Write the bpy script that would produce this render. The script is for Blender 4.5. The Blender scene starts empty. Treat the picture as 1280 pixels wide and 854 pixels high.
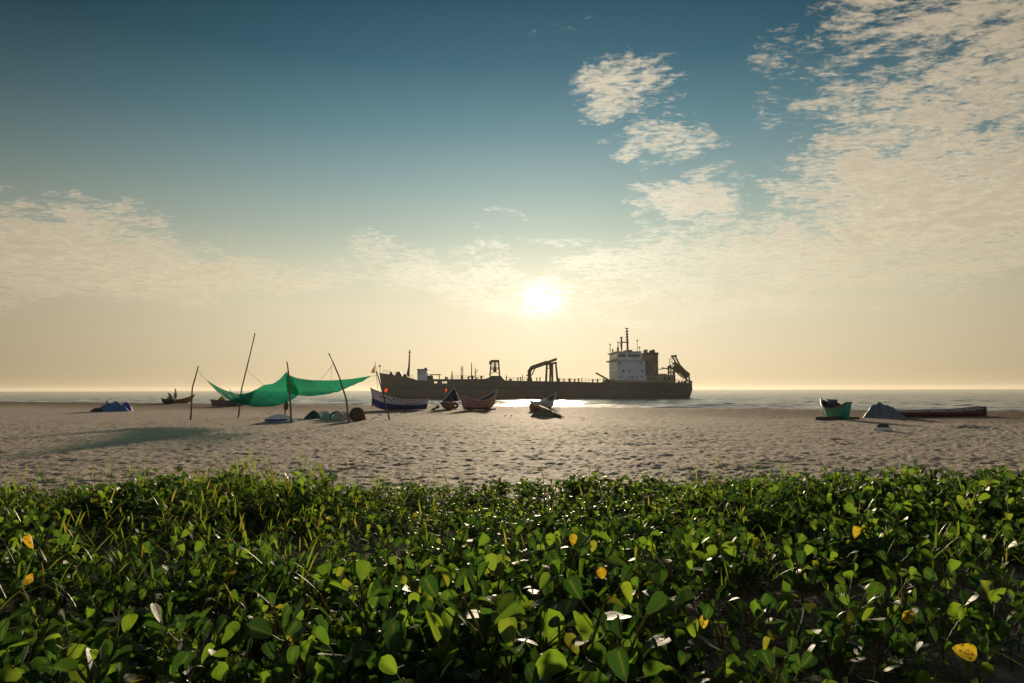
import bpy, bmesh, math, random
import numpy as np
from mathutils import Vector, Matrix

# ------------------------------------------------------------------ camera, sky, sun, exposure
scene = bpy.context.scene
COL = scene.collection
R = math.radians
F = 853.333                       # focal length in photo pixels (1280 wide)
PITCH = math.atan(60.5 / F)
ROLL = -0.134
CAMZ = 1.6
cam_data = bpy.data.cameras.new('camera')
cam_data.sensor_width = 36.0
cam_data.lens = 24.0
cam_data.clip_start = 0.05
cam_data.clip_end = 60000
cam = bpy.data.objects.new('camera', cam_data)
COL.objects.link(cam)
CROT = Matrix.Rotation(R(90) + PITCH, 3, 'X') @ Matrix.Rotation(R(ROLL), 3, 'Z')
cam.matrix_world = Matrix.Translation((0, 0, CAMZ)) @ CROT.to_4x4()
scene.camera = cam
scene.view_settings.view_transform = 'Standard'
scene.view_settings.look = 'None'
scene.view_settings.gamma = 1.0
scene.view_settings.exposure = 0.6
scene.cycles.max_bounces = 8
scene.cycles.transparent_max_bounces = 8
scene.cycles.volume_bounces = 1


def ray(px, py):                  # direction through a pixel of the photograph
    return (CROT @ Vector(((px - 640) / F, (427 - py) / F, -1.0))).normalized()


def P(px, py, Y):                 # point at world depth Y
    d = ray(px, py)
    return Vector((0, 0, CAMZ)) + d * (Y / d.y)


def G(px, py, z=0.0):             # point on the level z
    d = ray(px, py)
    return Vector((0, 0, CAMZ)) + d * ((z - CAMZ) / d.z)


def azel(px, py):
    d = ray(px, py)
    return math.degrees(math.atan2(d.x, d.y)), math.degrees(math.asin(d.z))


def project(p):
    q = CROT.transposed() @ (Vector(p) - Vector((0, 0, CAMZ)))
    if q.z > -0.01:
        return None
    return (640 + F * q.x / -q.z, 427 - F * q.y / -q.z, -q.z)


SUN_DIR = ray(680, 372)
SUN_AZ, SUN_EL = azel(680, 372)


# small expression helper for shader nodes
class S:
    nt = None

    def __init__(self, sock):
        self.s = sock

    @staticmethod
    def put(inp, v):
        if isinstance(v, S):
            S.nt.links.new(v.s, inp)
        else:
            inp.default_value = v

    @staticmethod
    def m(op, a, b=0.0, c=None, clamp=False):
        n = S.nt.nodes.new('ShaderNodeMath')
        n.operation = op
        n.use_clamp = clamp
        S.put(n.inputs[0], a)
        S.put(n.inputs[1], b)
        if c is not None:
            S.put(n.inputs[2], c)
        return S(n.outputs[0])

    def __add__(self, o): return S.m('ADD', self, o)
    def __radd__(self, o): return S.m('ADD', o, self)
    def __sub__(self, o): return S.m('SUBTRACT', self, o)
    def __rsub__(self, o): return S.m('SUBTRACT', o, self)
    def __mul__(self, o): return S.m('MULTIPLY', self, o)
    def __rmul__(self, o): return S.m('MULTIPLY', o, self)
    def __truediv__(self, o): return S.m('DIVIDE', self, o)
    def __rtruediv__(self, o): return S.m('DIVIDE', o, self)
    def __pow__(self, o): return S.m('POWER', self, o)


def clamp01(v): return S.m('ADD', v, 0.0, clamp=True)
def smax(a, b): return S.m('MAXIMUM', a, b)
def smin(a, b): return S.m('MINIMUM', a, b)


def sstep(a, b, v):
    n = S.nt.nodes.new('ShaderNodeMapRange')
    n.interpolation_type = 'SMOOTHSTEP'
    S.put(n.inputs[0], v)
    n.inputs[1].default_value = a
    n.inputs[2].default_value = b
    n.inputs[3].default_value = 0
    n.inputs[4].default_value = 1
    return S(n.outputs[0])


def noise(vec, scale, detail=4.0, rough=0.55, dist=0.0, out=0):
    n = S.nt.nodes.new('ShaderNodeTexNoise')
    if vec is not None:
        S.put(n.inputs['Vector'], vec)
    n.inputs['Scale'].default_value = scale
    n.inputs['Detail'].default_value = detail
    n.inputs['Roughness'].default_value = rough
    n.inputs['Distortion'].default_value = dist
    return S(n.outputs[out])


def ramp(v, stops, interp='LINEAR'):
    n = S.nt.nodes.new('ShaderNodeValToRGB')
    S.put(n.inputs[0], v)
    cr = n.color_ramp
    cr.interpolation = interp
    while len(cr.elements) < len(stops):
        cr.elements.new(0.5)
    for e, (p, c) in zip(cr.elements, stops):
        e.position = p
        e.color = (c[0], c[1], c[2], 1) if len(c) == 3 else c
    return S(n.outputs[0])


def mixc(f, a, b, blend='MIX'):
    n = S.nt.nodes.new('ShaderNodeMix')
    n.data_type = 'RGBA'
    n.blend_type = blend
    n.clamp_factor = True
    S.put(n.inputs[0], f)
    for i, v in ((6, a), (7, b)):
        if isinstance(v, S):
            S.nt.links.new(v.s, n.inputs[i])
        else:
            n.inputs[i].default_value = (v[0], v[1], v[2], 1)
    return S(n.outputs[2])


def combine(x, y, z=0.0):
    n = S.nt.nodes.new('ShaderNodeCombineXYZ')
    S.put(n.inputs[0], x)
    S.put(n.inputs[1], y)
    S.put(n.inputs[2], z)
    return S(n.outputs[0])


def vscale(c, f):
    n = S.nt.nodes.new('ShaderNodeVectorMath')
    n.operation = 'SCALE'
    S.put(n.inputs[0], c)
    S.put(n.inputs['Scale'], f)
    return S(n.outputs[0])


def vadd(a, b):
    n = S.nt.nodes.new('ShaderNodeVectorMath')
    n.operation = 'ADD'
    S.put(n.inputs[0], a)
    S.put(n.inputs[1], b)
    return S(n.outputs[0])


def lin(r, g, b):                 # sRGB 0..255 -> linear
    f = lambda c: (c / 12.92 if c <= 0.04045 else ((c + 0.055) / 1.055) ** 2.4)
    return (f(r / 255), f(g / 255), f(b / 255))


SKY_STRENGTH = 0.1
world = bpy.data.worlds.new('World')
scene.world = world
world.use_nodes = True
nt = world.node_tree
S.nt = nt
nt.nodes.clear()
out = nt.nodes.new('ShaderNodeOutputWorld')
bg = nt.nodes.new('ShaderNodeBackground')
bg.inputs[1].default_value = SKY_STRENGTH
nt.links.new(bg.outputs[0], out.inputs[0])
tc = nt.nodes.new('ShaderNodeTexCoord')
sep = nt.nodes.new('ShaderNodeSeparateXYZ')
nt.links.new(tc.outputs['Generated'], sep.inputs[0])
dx, dy, dz = S(sep.outputs[0]), S(sep.outputs[1]), S(sep.outputs[2])
el = S.m('ARCSINE', dz) * (180 / math.pi)
az = S.m('ARCTAN2', dx, dy) * (180 / math.pi)
cosun = dx * SUN_DIR.x + dy * SUN_DIR.y + dz * SUN_DIR.z
sang = S.m('ARCCOSINE', smin(cosun, 1.0)) * (180 / math.pi)
sky_tex = nt.nodes.new('ShaderNodeTexSky')
sky_tex.sky_type = 'NISHITA'
sky_tex.sun_disc = False
sky_tex.sun_elevation = R(SUN_EL)
sky_tex.sun_rotation = R(SUN_AZ)
sky_tex.air_density = 1.0
sky_tex.dust_density = 2.0
sky_tex.ozone_density = 2.0
# hazy evening sky: cream at the horizon to teal overhead, fading away from the sun
E = lambda d: max(0.0, min(1.0, d / 60.0))
grad = ramp(el / 60.0, [
    (0.0, lin(234, 214, 170)), (E(3), lin(243, 225, 187)), (E(6.5), lin(241, 229, 196)), (E(10), lin(222, 222, 194)),
    (E(13), lin(186, 200, 184)), (E(17), lin(146, 174, 173)), (E(21), lin(106, 147, 157)), (E(26), lin(64, 113, 132)),
    (E(31), lin(40, 90, 112)), (E(45), lin(20, 58, 82)), (1.0, lin(14, 40, 62))])
side = 0.27 + 0.73 * sstep(0, 1, 1.0 - sang / 62.0)
side = side * (1.0 - 0.45 * sstep(10, 32, el) * sstep(20, 50, sang))
grad = vscale(grad, side * 1.10)
hor = sstep(14, 0, el)
grad = mixc(hor * sstep(8, 45, sang) * 0.35, grad, mixc(1.0, grad, (1.0, 0.92, 0.80), 'MULTIPLY'))
anti = sstep(50, 125, sang)
grad = mixc(anti, grad, mixc(sstep(0, 45, el), (0.24, 0.27, 0.30), (0.05, 0.09, 0.14)))
nish = vscale(S(sky_tex.outputs[0]), 0.008)
base = mixc(0.12, grad, nish)
# clouds: a flat layer seen in perspective
inv = 1.0 / (smax(dz, 0.0) + 0.075)
uv = combine(dx * inv, dy * inv, 0.0)
wrp = noise(uv, 2.2, 3, 0.5, out=1)
uvw = vadd(uv, vscale(wrp, 0.10))
n_big = noise(uvw, 1.5, 5, 0.6)
n_mid = noise(uvw, 11.0, 7, 0.68)
n_fine = noise(vadd(combine(dx * inv * 0.7, dy * inv * 1.1, 0.0), vscale(wrp, 0.08)), 40.0, 5, 0.65, 0.5)


wa = noise(combine(az * 0.12, el * 0.22, 1.0), 1.0, 4, 0.6)
wb = noise(combine(az * 0.12, el * 0.22, 7.0), 1.0, 4, 0.6)
azw = az + (wa - 0.5) * 17.0
elw = el + (wb - 0.5) * 9.0


def blob(px, py, rx, ry, rot=0.0, sc=1.0):
    a, e = azel(px, py)
    ux = (azw - a) * (1.0 / (rx * 0.0635))
    uy = (elw - e) * (1.0 / (ry * 0.062))
    c, s = math.cos(R(rot)), math.sin(R(rot))
    p, q = ux * c + uy * s * (ry / rx), uy * c - ux * s * (rx / ry)
    return sc * clamp01(1.0 - (p * p + q * q))


mk = blob(1190, 190, 210, 170, 0, 1.15)
mk = smax(mk, blob(1330, 60, 330, 200, 0, 1.0))
mk = smax(mk, blob(1130, 60, 120, 90, 0, 0.75))
mk = smax(mk, blob(778, 112, 82, 54, 0, 1.0))
mk = smax(mk, blob(825, 172, 84, 44, 0, 0.95))
mk = smax(mk, blob(868, 250, 95, 50, 0, 0.95))
mk = smax(mk, blob(900, 300, 120, 45, 0, 0.8))
mk = smax(mk, blob(40, 310, 190, 85, 0, 1.2))
mk = smax(mk, blob(-120, 300, 160, 110, 0, 1.0))
mk = smax(mk, blob(190, 345, 190, 50, 0, 0.95))
mk = smax(mk, blob(545, 335, 150, 48, 0, 1.0))
mk = smax(mk, blob(840, 330, 190, 60, 0, 0.95))
mk = smax(mk, blob(1010, 335, 220, 60, 0, 0.8))
mk = smax(mk, blob(400, 355, 160, 36, 0, 0.8))
mk = smax(mk, blob(905, 385, 260, 34, 0, 0.7))
mk = smax(mk, blob(700, 300, 60, 20, 0, 0.6))
mk = smax(mk, blob(620, 262, 50, 11, 0, 0.6))
mk = smax(mk, blob(310, 300, 80, 26, 0, 0.42))
mk = smax(mk, blob(980, 60, 55, 30, 0, 0.5))
mk = smax(mk, blob(730, 12, 70, 16, 0, 0.45))
mk = smax(mk, blob(985, 135, 18, 14, 0, 0.6))
mk = smax(mk, blob(670, 372, 150, 45, 0, 0.75))
mk = smax(mk, sstep(40, 60, S.m('ABSOLUTE', az)) * sstep(0.42, 0.6, n_big) * 0.7)
veil = smax(blob(1210, 270, 300, 85, 0, 1.0), smax(blob(860, 262, 90, 40, 0, 0.35), blob(120, 345, 260, 50, 0, 0.4)))
dens = mk * 0.95 + veil * 0.45 + (n_big - 0.5) * 1.6 + (n_mid - 0.5) * 2.7 + (n_fine - 0.5) * 1.8 - 0.30
dens = dens * sstep(0.02, 0.25, mk)
alpha = sstep(0.0, 0.95, dens) * sstep(0.6, 7.0, el)
thick = sstep(0.2, 1.2, dens * 0.6 + (n_mid - 0.5) * 2.2 + 0.25)
ccol = ramp(clamp01(sang / 50.0), [
    (0.0, (1.3, 1.18, 0.94)), (0.2, (1.0, 0.90, 0.68)), (0.32, lin(243, 228, 198)), (0.5, lin(229, 210, 178)), (0.8, lin(206, 189, 160)), (1.0, lin(170, 158, 138))])
ccol = vscale(ccol, 1.08 - 0.26 * thick + (n_fine - 0.5) * 0.45)
col = mixc(alpha * 0.80, base, ccol)
# light scattered around the veiled sun
hx, hy = (az - SUN_AZ) * 0.85, (el - SUN_EL + 0.15) * 1.0
gl = S.m('POWER', 2.718, (hx * hx + hy * hy) * (-1.0 / (2 * 0.75 ** 2))) * 0.95
gl2 = S.m('POWER', 2.718, sang * (-1.0 / 7.5)) * 0.20
streak = 0.05 + 1.7 * sstep(0.36, 0.62, noise(combine(az * 0.28, el * 1.5, 0.0), 1.7, 6, 0.65))
col = vadd(col, vscale(combine(1.0, 0.88, 0.66), gl * streak + gl2))
nt.links.new(vscale(col, 1.0 / SKY_STRENGTH / 2 ** 0.6).s, bg.inputs[0])

sun_data = bpy.data.lights.new('sun', 'SUN')
sun_data.energy = 4.8
sun_data.angle = R(3.0)
sun_data.color = (1.0, 0.80, 0.55)
sun = bpy.data.objects.new('sun', sun_data)
COL.objects.link(sun)
sun.rotation_mode = 'QUATERNION'
sun.rotation_quaternion = SUN_DIR.to_track_quat('Z', 'Y')


# ------------------------------------------------------------------ materials
def new_mat(name):
    m = bpy.data.materials.new(name)
    m.use_nodes = True
    S.nt = m.node_tree
    b = m.node_tree.nodes['Principled BSDF']
    return m, b


def texco(kind='Object'):
    n = S.nt.nodes.new('ShaderNodeTexCoord')
    return S(n.outputs[kind])


def bump(b, h, strength=0.5, dist=0.02):
    n = S.nt.nodes.new('ShaderNodeBump')
    n.inputs['Strength'].default_value = strength
    n.inputs['Distance'].default_value = dist
    S.put(n.inputs['Height'], h)
    S.nt.links.new(n.outputs[0], b.inputs['Normal'])


def paint(name, c1, c2=None, scale=3.0, rough=0.55, bstr=0.15, metal=0.0, lo=0.35, hi=0.7, trans=None):
    """weathered surface: two colours mixed by noise, fine relief"""
    m, b = new_mat(name)
    c2 = c2 or tuple(v * 0.7 for v in c1)
    v = texco()
    n1 = noise(v, scale, 6, 0.62)
    S.nt.links.new(mixc(sstep(lo, hi, n1), c1, c2).s, b.inputs['Base Color'])
    b.inputs['Roughness'].default_value = rough
    b.inputs['Metallic'].default_value = metal
    if bstr:
        bump(b, noise(v, scale * 6, 4, 0.6), bstr, 0.02)
    if trans:
        t = S.nt.nodes.new('ShaderNodeBsdfTranslucent')
        t.inputs[0].default_value = (*trans, 1)
        mx = S.nt.nodes.new('ShaderNodeMixShader')
        mx.inputs[0].default_value = 0.5
        o = S.nt.nodes['Material Output']
        S.nt.links.new(b.outputs[0], mx.inputs[1])
        S.nt.links.new(t.outputs[0], mx.inputs[2])
        S.nt.links.new(mx.outputs[0], o.inputs[0])
    return m


M = {}
M['hull_hazed'] = paint('ship_black_hazed_paint', (0.115, 0.108, 0.078), (0.17, 0.105, 0.065), 0.12, 0.6, 0.1, lo=0.45, hi=0.75)  # dark base lightened in place of haze
def hull_material():
    m, b = new_mat('ship_hull_hazed_paint')
    v = texco()
    n = S.nt.nodes.new('ShaderNodeVectorMath')
    n.operation = 'MULTIPLY'
    S.put(n.inputs[0], v)
    n.inputs[1].default_value = (0.9, 0.9, 0.10)
    streak_ = sstep(0.52, 0.72, noise(S(n.outputs[0]), 0.9, 5, 0.65))
    sp = S.nt.nodes.new('ShaderNodeSeparateXYZ')
    S.put(sp.inputs[0], v)
    low = 1.0 - sstep(0.9, 1.3, S(sp.outputs[2]) + noise(v, 0.3, 3, 0.6) * 0.4)
    c = mixc(sstep(0.4, 0.7, noise(v, 0.10, 5, 0.6)), (0.115, 0.108, 0.080), (0.085, 0.082, 0.064))  # near-black paint lightened to stand in for haze before the hull
    c = mixc(streak_ * 0.8, c, (0.20, 0.105, 0.055))
    c = mixc(low * 0.7, c, (0.10, 0.045, 0.035))
    S.nt.links.new(c.s, b.inputs['Base Color'])
    b.inputs['Roughness'].default_value = 0.6
    pl = S.m('FRACT', S(sp.outputs[0]) * 0.16)
    bump(b, sstep(0.0, 0.02, pl) + noise(v, 0.5, 3, 0.5), 0.3, 0.08)
    return m


M['hull_hazed'] = hull_material()
M['ship_white'] = paint('ship_white_paint', (0.74, 0.79, 0.82), (0.56, 0.55, 0.52), 0.35, 0.5, 0.05, lo=0.5, hi=0.8)
M['ship_cream'] = paint('ship_cream_paint', (0.48, 0.42, 0.30), (0.30, 0.22, 0.14), 0.3, 0.55, 0.05)
M['ship_ochre'] = paint('ship_ochre_steel', (0.16, 0.11, 0.05), (0.08, 0.06, 0.04), 0.4, 0.6, 0.05)
M['ship_dark'] = paint('ship_dark_steel', (0.05, 0.045, 0.035), (0.09, 0.06, 0.04), 0.4, 0.6, 0.05)
M['funnel'] = paint('funnel_paint', (0.27, 0.24, 0.19), (0.13, 0.09, 0.06), 0.18, 0.6, 0.05, lo=0.4, hi=0.65)
M['glass_dark'] = paint('dark_window_glass', (0.02, 0.025, 0.03), (0.03, 0.035, 0.04), 1, 0.12, 0)
M['wood_dark'] = paint('weathered_wood', (0.10, 0.07, 0.045), (0.05, 0.035, 0.025), 5, 0.8, 0.4)
M['bamboo'] = paint('bamboo_pole', (0.16, 0.13, 0.07), (0.08, 0.06, 0.035), 4, 0.6, 0.2)
M['boat_white'] = paint('white_boat_paint', (0.80, 0.76, 0.80), (0.55, 0.48, 0.48), 2.2, 0.5, 0.1, lo=0.5, hi=0.8)
M['boat_blue'] = paint('blue_boat_paint', (0.04, 0.07, 0.30), (0.03, 0.05, 0.18), 2.0, 0.45, 0.1)
M['boat_navy'] = paint('navy_boat_paint', (0.03, 0.035, 0.085), (0.02, 0.02, 0.04), 2.0, 0.5, 0.1)
M['boat_brown'] = paint('brown_boat_paint', (0.23, 0.15, 0.085), (0.13, 0.085, 0.05), 2.0, 0.6, 0.15)
M['boat_tan'] = paint('tan_boat_flare_paint', (0.62, 0.27, 0.25), (0.44, 0.19, 0.17), 2.0, 0.55, 0.1)  # red of the lens flare is mixed into this boat's colour
M['boat_orange'] = paint('orange_boat_paint', (0.46, 0.20, 0.07), (0.26, 0.12, 0.06), 2.0, 0.55, 0.1)
M['boat_mauve'] = paint('mauve_boat_paint', (0.36, 0.26, 0.34), (0.22, 0.16, 0.20), 2.0, 0.55, 0.1)
M['boat_green'] = paint('green_boat_paint', (0.02, 0.33, 0.22), (0.015, 0.22, 0.17), 1.6, 0.45, 0.1)
M['boat_darkgreen'] = paint('dark_green_boat_paint', (0.015, 0.06, 0.05), (0.01, 0.03, 0.03), 2, 0.5, 0.1)
M['boat_red'] = paint('dark_red_boat_paint', (0.17, 0.02, 0.016), (0.09, 0.015, 0.012), 1.5, 0.55, 0.15)
M['boat_grey'] = paint('grey_boat_deck', (0.40, 0.36, 0.33), (0.27, 0.24, 0.21), 2.5, 0.6, 0.2)
M['boat_red_trim'] = paint('red_brown_trim', (0.30, 0.09, 0.06), (0.16, 0.07, 0.05), 3, 0.5, 0.1)
M['trim_pale'] = paint('pale_gunwale_trim', (0.72, 0.66, 0.56), (0.5, 0.43, 0.35), 3, 0.5, 0.1)
M['trim_dark'] = paint('dark_gunwale_trim', (0.05, 0.04, 0.035), (0.09, 0.06, 0.04), 3, 0.6, 0.1)
M['print_dark'] = paint('dark_hull_lettering', (0.05, 0.04, 0.05), (0.08, 0.06, 0.06), 6, 0.6, 0)
M['print_red'] = paint('red_hull_lettering', (0.35, 0.08, 0.06), (0.25, 0.07, 0.06), 6, 0.6, 0)
M['flag_red'] = paint('red_flag_cloth', (0.70, 0.06, 0.03), (0.5, 0.05, 0.03), 6, 0.8, 0, trans=(0.8, 0.08, 0.04))
M['flag_brown'] = paint('brown_flag_cloth', (0.22, 0.11, 0.035), (0.10, 0.06, 0.03), 5, 0.8, 0, trans=(0.25, 0.12, 0.03))
M['tarp_blue'] = paint('blue_tarpaulin', (0.045, 0.17, 0.36), (0.035, 0.12, 0.26), 2.0, 0.4, 0.3)
M['tarp_bright_blue'] = paint('bright_blue_plastic', (0.02, 0.07, 0.42), (0.02, 0.04, 0.25), 3.0, 0.35, 0.2)
M['tarp_grey'] = paint('grey_blue_tarpaulin', (0.15, 0.19, 0.25), (0.09, 0.11, 0.14), 2.5, 0.5, 0.4)
M['cloth_white'] = paint('white_sheet', (0.72, 0.70, 0.66), (0.5, 0.48, 0.45), 3, 0.75, 0.3)
M['cloth_pale_green'] = paint('pale_green_net', (0.42, 0.52, 0.48), (0.22, 0.33, 0.30), 9, 0.8, 0.6)
M['cloth_grey'] = paint('grey_net', (0.60, 0.56, 0.50), (0.34, 0.31, 0.27), 10, 0.85, 0.6)
M['net_darkgreen'] = paint('dark_green_net', (0.02, 0.07, 0.06), (0.012, 0.035, 0.032), 9, 0.85, 0.6)
M['net_olive'] = paint('olive_net_heap', (0.21, 0.19, 0.12), (0.12, 0.11, 0.07), 9, 0.9, 0.7)
M['net_black'] = paint('black_green_net', (0.018, 0.026, 0.028), (0.03, 0.04, 0.045), 7, 0.8, 0.6)
M['yellow_heap'] = paint('yellow_net', (0.42, 0.34, 0.04), (0.27, 0.22, 0.04), 7, 0.8, 0.5)
M['basket'] = paint('brown_wicker', (0.12, 0.075, 0.05), (0.07, 0.045, 0.03), 8, 0.85, 0.6)
M['orange_cloth'] = paint('orange_rope', (0.55, 0.22, 0.05), (0.35, 0.14, 0.05), 8, 0.8, 0.4)
M['float_white'] = paint('white_float_foam', (0.78, 0.78, 0.75), (0.6, 0.6, 0.56), 4, 0.6, 0.1)
M['float_blue'] = paint('blue_float_paint', (0.03, 0.10, 0.36), (0.025, 0.07, 0.24), 4, 0.45, 0.1)
M['rubber'] = paint('black_rubber', (0.025, 0.025, 0.025), (0.04, 0.04, 0.04), 4, 0.8, 0.2)
M['rope'] = paint('thin_rope', (0.30, 0.24, 0.16), (0.2, 0.16, 0.1), 8, 0.9, 0)
M['rag'] = paint('dark_red_rag', (0.10, 0.035, 0.03), (0.05, 0.03, 0.03), 6, 0.9, 0.3)
M['skin'] = paint('brown_skin', (0.13, 0.07, 0.045), (0.11, 0.06, 0.04), 4, 0.6, 0)
M['hair'] = paint('black_hair', (0.015, 0.013, 0.012), (0.02, 0.018, 0.016), 8, 0.6, 0.2)
M['shirt_dark'] = paint('dark_shirt', (0.04, 0.035, 0.04), (0.03, 0.025, 0.03), 5, 0.9, 0.2)
M['cloth_teal'] = paint('pale_teal_cloth', (0.20, 0.36, 0.33), (0.13, 0.25, 0.24), 5, 0.9, 0.2)


def tarp_material():
    m, b = new_mat('green_shade_net')
    v = texco()
    n1 = noise(v, 0.9, 5, 0.55)
    S.nt.links.new(mixc(sstep(0.35, 0.7, n1), (0.01, 0.20, 0.12), (0.008, 0.13, 0.11)).s, b.inputs['Base Color'])
    b.inputs['Roughness'].default_value = 0.8
    b.inputs['Specular IOR Level'].default_value = 0.08
    t = S.nt.nodes.new('ShaderNodeBsdfTranslucent')
    S.nt.links.new(mixc(sstep(0.35, 0.7, n1), (0.003, 0.19, 0.085), (0.002, 0.125, 0.085)).s, t.inputs[0])
    wv = S.nt.nodes.new('ShaderNodeTexNoise')
    bump(b, noise(v, 60, 3, 0.6), 0.4, 0.01)
    mx = S.nt.nodes.new('ShaderNodeMixShader')
    mx.inputs[0].default_value = 0.55
    o = S.nt.nodes['Material Output']
    S.nt.links.new(b.outputs[0], mx.inputs[1])
    S.nt.links.new(t.outputs[0], mx.inputs[2])
    tp_ = S.nt.nodes.new('ShaderNodeBsdfTransparent')
    tp_.inputs[0].default_value = (0.06, 0.48, 0.33, 1)
    m2 = S.nt.nodes.new('ShaderNodeMixShader')
    m2.inputs[0].default_value = 0.36
    S.nt.links.new(mx.outputs[0], m2.inputs[1])
    S.nt.links.new(tp_.outputs[0], m2.inputs[2])
    S.nt.links.new(m2.outputs[0], o.inputs[0])
    return m


M['shade_net'] = tarp_material()


def sand_material():
    m, b = new_mat('beach_sand')
    g = S.nt.nodes.new('ShaderNodeNewGeometry')
    pos = S(g.outputs['Position'])
    n_l = noise(pos, 0.11, 4, 0.55)
    n_m = noise(pos, 1.3, 5, 0.6)
    n_f = noise(pos, 55, 3, 0.7)
    a = S.nt.nodes.new('ShaderNodeAttribute')
    a.attribute_name = 'wet'
    wet = S(a.outputs['Fac'])
    a2 = S.nt.nodes.new('ShaderNodeAttribute')
    a2.attribute_name = 'soil'
    soil = S(a2.outputs['Fac'])
    c = mixc(sstep(0.3, 0.7, n_m), (0.53, 0.465, 0.38), (0.40, 0.35, 0.285))
    c = mixc(sstep(0.35, 0.65, n_l) * 0.5, c, (0.46, 0.42, 0.35))
    c = mixc(sstep(0.45, 0.7, n_f) * 0.35, c, (0.24, 0.19, 0.14))
    c = mixc(sstep(0.50, 0.72, noise(pos, 4.5, 5, 0.7)) * 0.45, c, (0.22, 0.18, 0.14))
    c = mixc(wet, c, mixc(sstep(0.35, 0.7, n_m), (0.165, 0.112, 0.072), (0.10, 0.07, 0.048)))
    c = mixc(soil, c, mixc(sstep(0.35, 0.65, noise(pos, 5, 5, 0.65)), (0.075, 0.058, 0.042), (0.22, 0.18, 0.14)))
    S.nt.links.new(c.s, b.inputs['Base Color'])
    b.inputs['Roughness'].default_value = 0.85
    b.inputs['Specular IOR Level'].default_value = 0.04
    bump(b, noise(pos, 4.5, 6, 0.7) + noise(pos, 40, 2, 0.6) * 0.2, 0.8, 0.10)
    return m


def sea_material():
    m, b = new_mat('sea_water')
    g = S.nt.nodes.new('ShaderNodeNewGeometry')
    pos = S(g.outputs['Position'])
    a = S.nt.nodes.new('ShaderNodeAttribute')
    a.attribute_name = 'foam'
    foam = S(a.outputs['Fac'])
    fm = sstep(0.30, 0.75, foam + (noise(pos, 0.5, 5, 0.65) - 0.5) * 1.2)
    S.nt.links.new(mixc(fm, (0.15, 0.20, 0.18), (0.80, 0.80, 0.78)).s, b.inputs['Base Color'])
    S.nt.links.new((0.16 + fm * 0.6).s, b.inputs['Roughness'])
    b.inputs['IOR'].default_value = 1.33
    n = S.nt.nodes.new('ShaderNodeVectorMath')
    n.operation = 'MULTIPLY'
    S.put(n.inputs[0], pos)
    n.inputs[1].default_value = (0.55, 1.0, 1.0)
    pv = S(n.outputs[0])
    bump(b, noise(pv, 0.28, 3, 0.55, 0.4) * 2.2 + noise(pv, 0.9, 5, 0.62, 0.4) + noise(pv, 3.2, 3, 0.6) * 0.25, 0.9, 0.15)
    return m


def leaf_material(name, stops, tstops, tmix=0.42, rough=0.36, spots=0.25):
    m, b = new_mat(name)
    a = S.nt.nodes.new('ShaderNodeAttribute')
    a.attribute_name = 'tint'
    oi = S.nt.nodes.new('ShaderNodeObjectInfo')
    t = S.m('FRACT', S(a.outputs['Fac']) + S(oi.outputs['Random']))
    a2 = S.nt.nodes.new('ShaderNodeAttribute')
    a2.attribute_name = 'mid'
    mid = S(a2.outputs['Fac'])
    la = []
    for nm in ('lu', 'lv'):
        q = S.nt.nodes.new('ShaderNodeAttribute')
        q.attribute_name = nm
        la.append(S(q.outputs['Fac']))
    lu, lv_ = la
    v = combine(lu, lv_, t * 37.0)
    vein = S.m('SINE', lv_ * 38.0 - S.m('ABSOLUTE', lu) * 34.0)
    vein = smax(sstep(0.80, 1.0, vein) * 0.35, mid ** 7.0)
    blot = sstep(0.62 - 0.2 * spots, 0.72, noise(v, 5.0, 4, 0.65)) * (0.35 + spots)
    mott = 0.72 + 0.56 * noise(v, 3.0, 3, 0.6)
    c = mixc(vein * 0.5, vscale(ramp(t, stops), mott), (0.20, 0.27, 0.09))
    c = mixc(blot, c, (0.11, 0.07, 0.025))
    S.nt.links.new(c.s, b.inputs['Base Color'])
    b.inputs['Roughness'].default_value = rough
    b.inputs['Specular IOR Level'].default_value = 0.24
    bump(b, vein * 0.6 + noise(v, 14, 3, 0.6), 0.25, 0.004)
    tr = S.nt.nodes.new('ShaderNodeBsdfTranslucent')
    S.nt.links.new(mixc(blot, mixc(vein * 0.4, vscale(ramp(t, tstops), mott), (0.25, 0.30, 0.06)), (0.10, 0.05, 0.012)).s, tr.inputs[0])
    mx = S.nt.nodes.new('ShaderNodeMixShader')
    mx.inputs[0].default_value = tmix
    o = S.nt.nodes['Material Output']
    S.nt.links.new(b.outputs[0], mx.inputs[1])
    S.nt.links.new(tr.outputs[0], mx.inputs[2])
    S.nt.links.new(mx.outputs[0], o.inputs[0])
    return m


M['sand'] = sand_material()
M['sea'] = sea_material()
M['leaf'] = leaf_material('creeper_leaf',
                          [(0, (0.022, 0.055, 0.024)), (0.5, (0.03, 0.07, 0.024)), (0.93, (0.05, 0.09, 0.022)), (1, (0.10, 0.12, 0.025))],
                          [(0, (0.016, 0.05, 0.007)), (0.5, (0.038, 0.105, 0.010)), (0.72, (0.14, 0.28, 0.016)), (0.95, (0.23, 0.36, 0.02)), (1, (0.30, 0.28, 0.02))], 0.45, 0.52)
M['grass'] = leaf_material('grass_blade',
                           [(0, (0.05, 0.10, 0.02)), (0.6, (0.08, 0.13, 0.025)), (0.9, (0.13, 0.15, 0.03)), (1, (0.25, 0.17, 0.06))],
                           [(0, (0.12, 0.22, 0.012)), (0.6, (0.20, 0.29, 0.018)), (0.9, (0.33, 0.32, 0.03)), (1, (0.42, 0.26, 0.05))], 0.5, 0.42)
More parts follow.
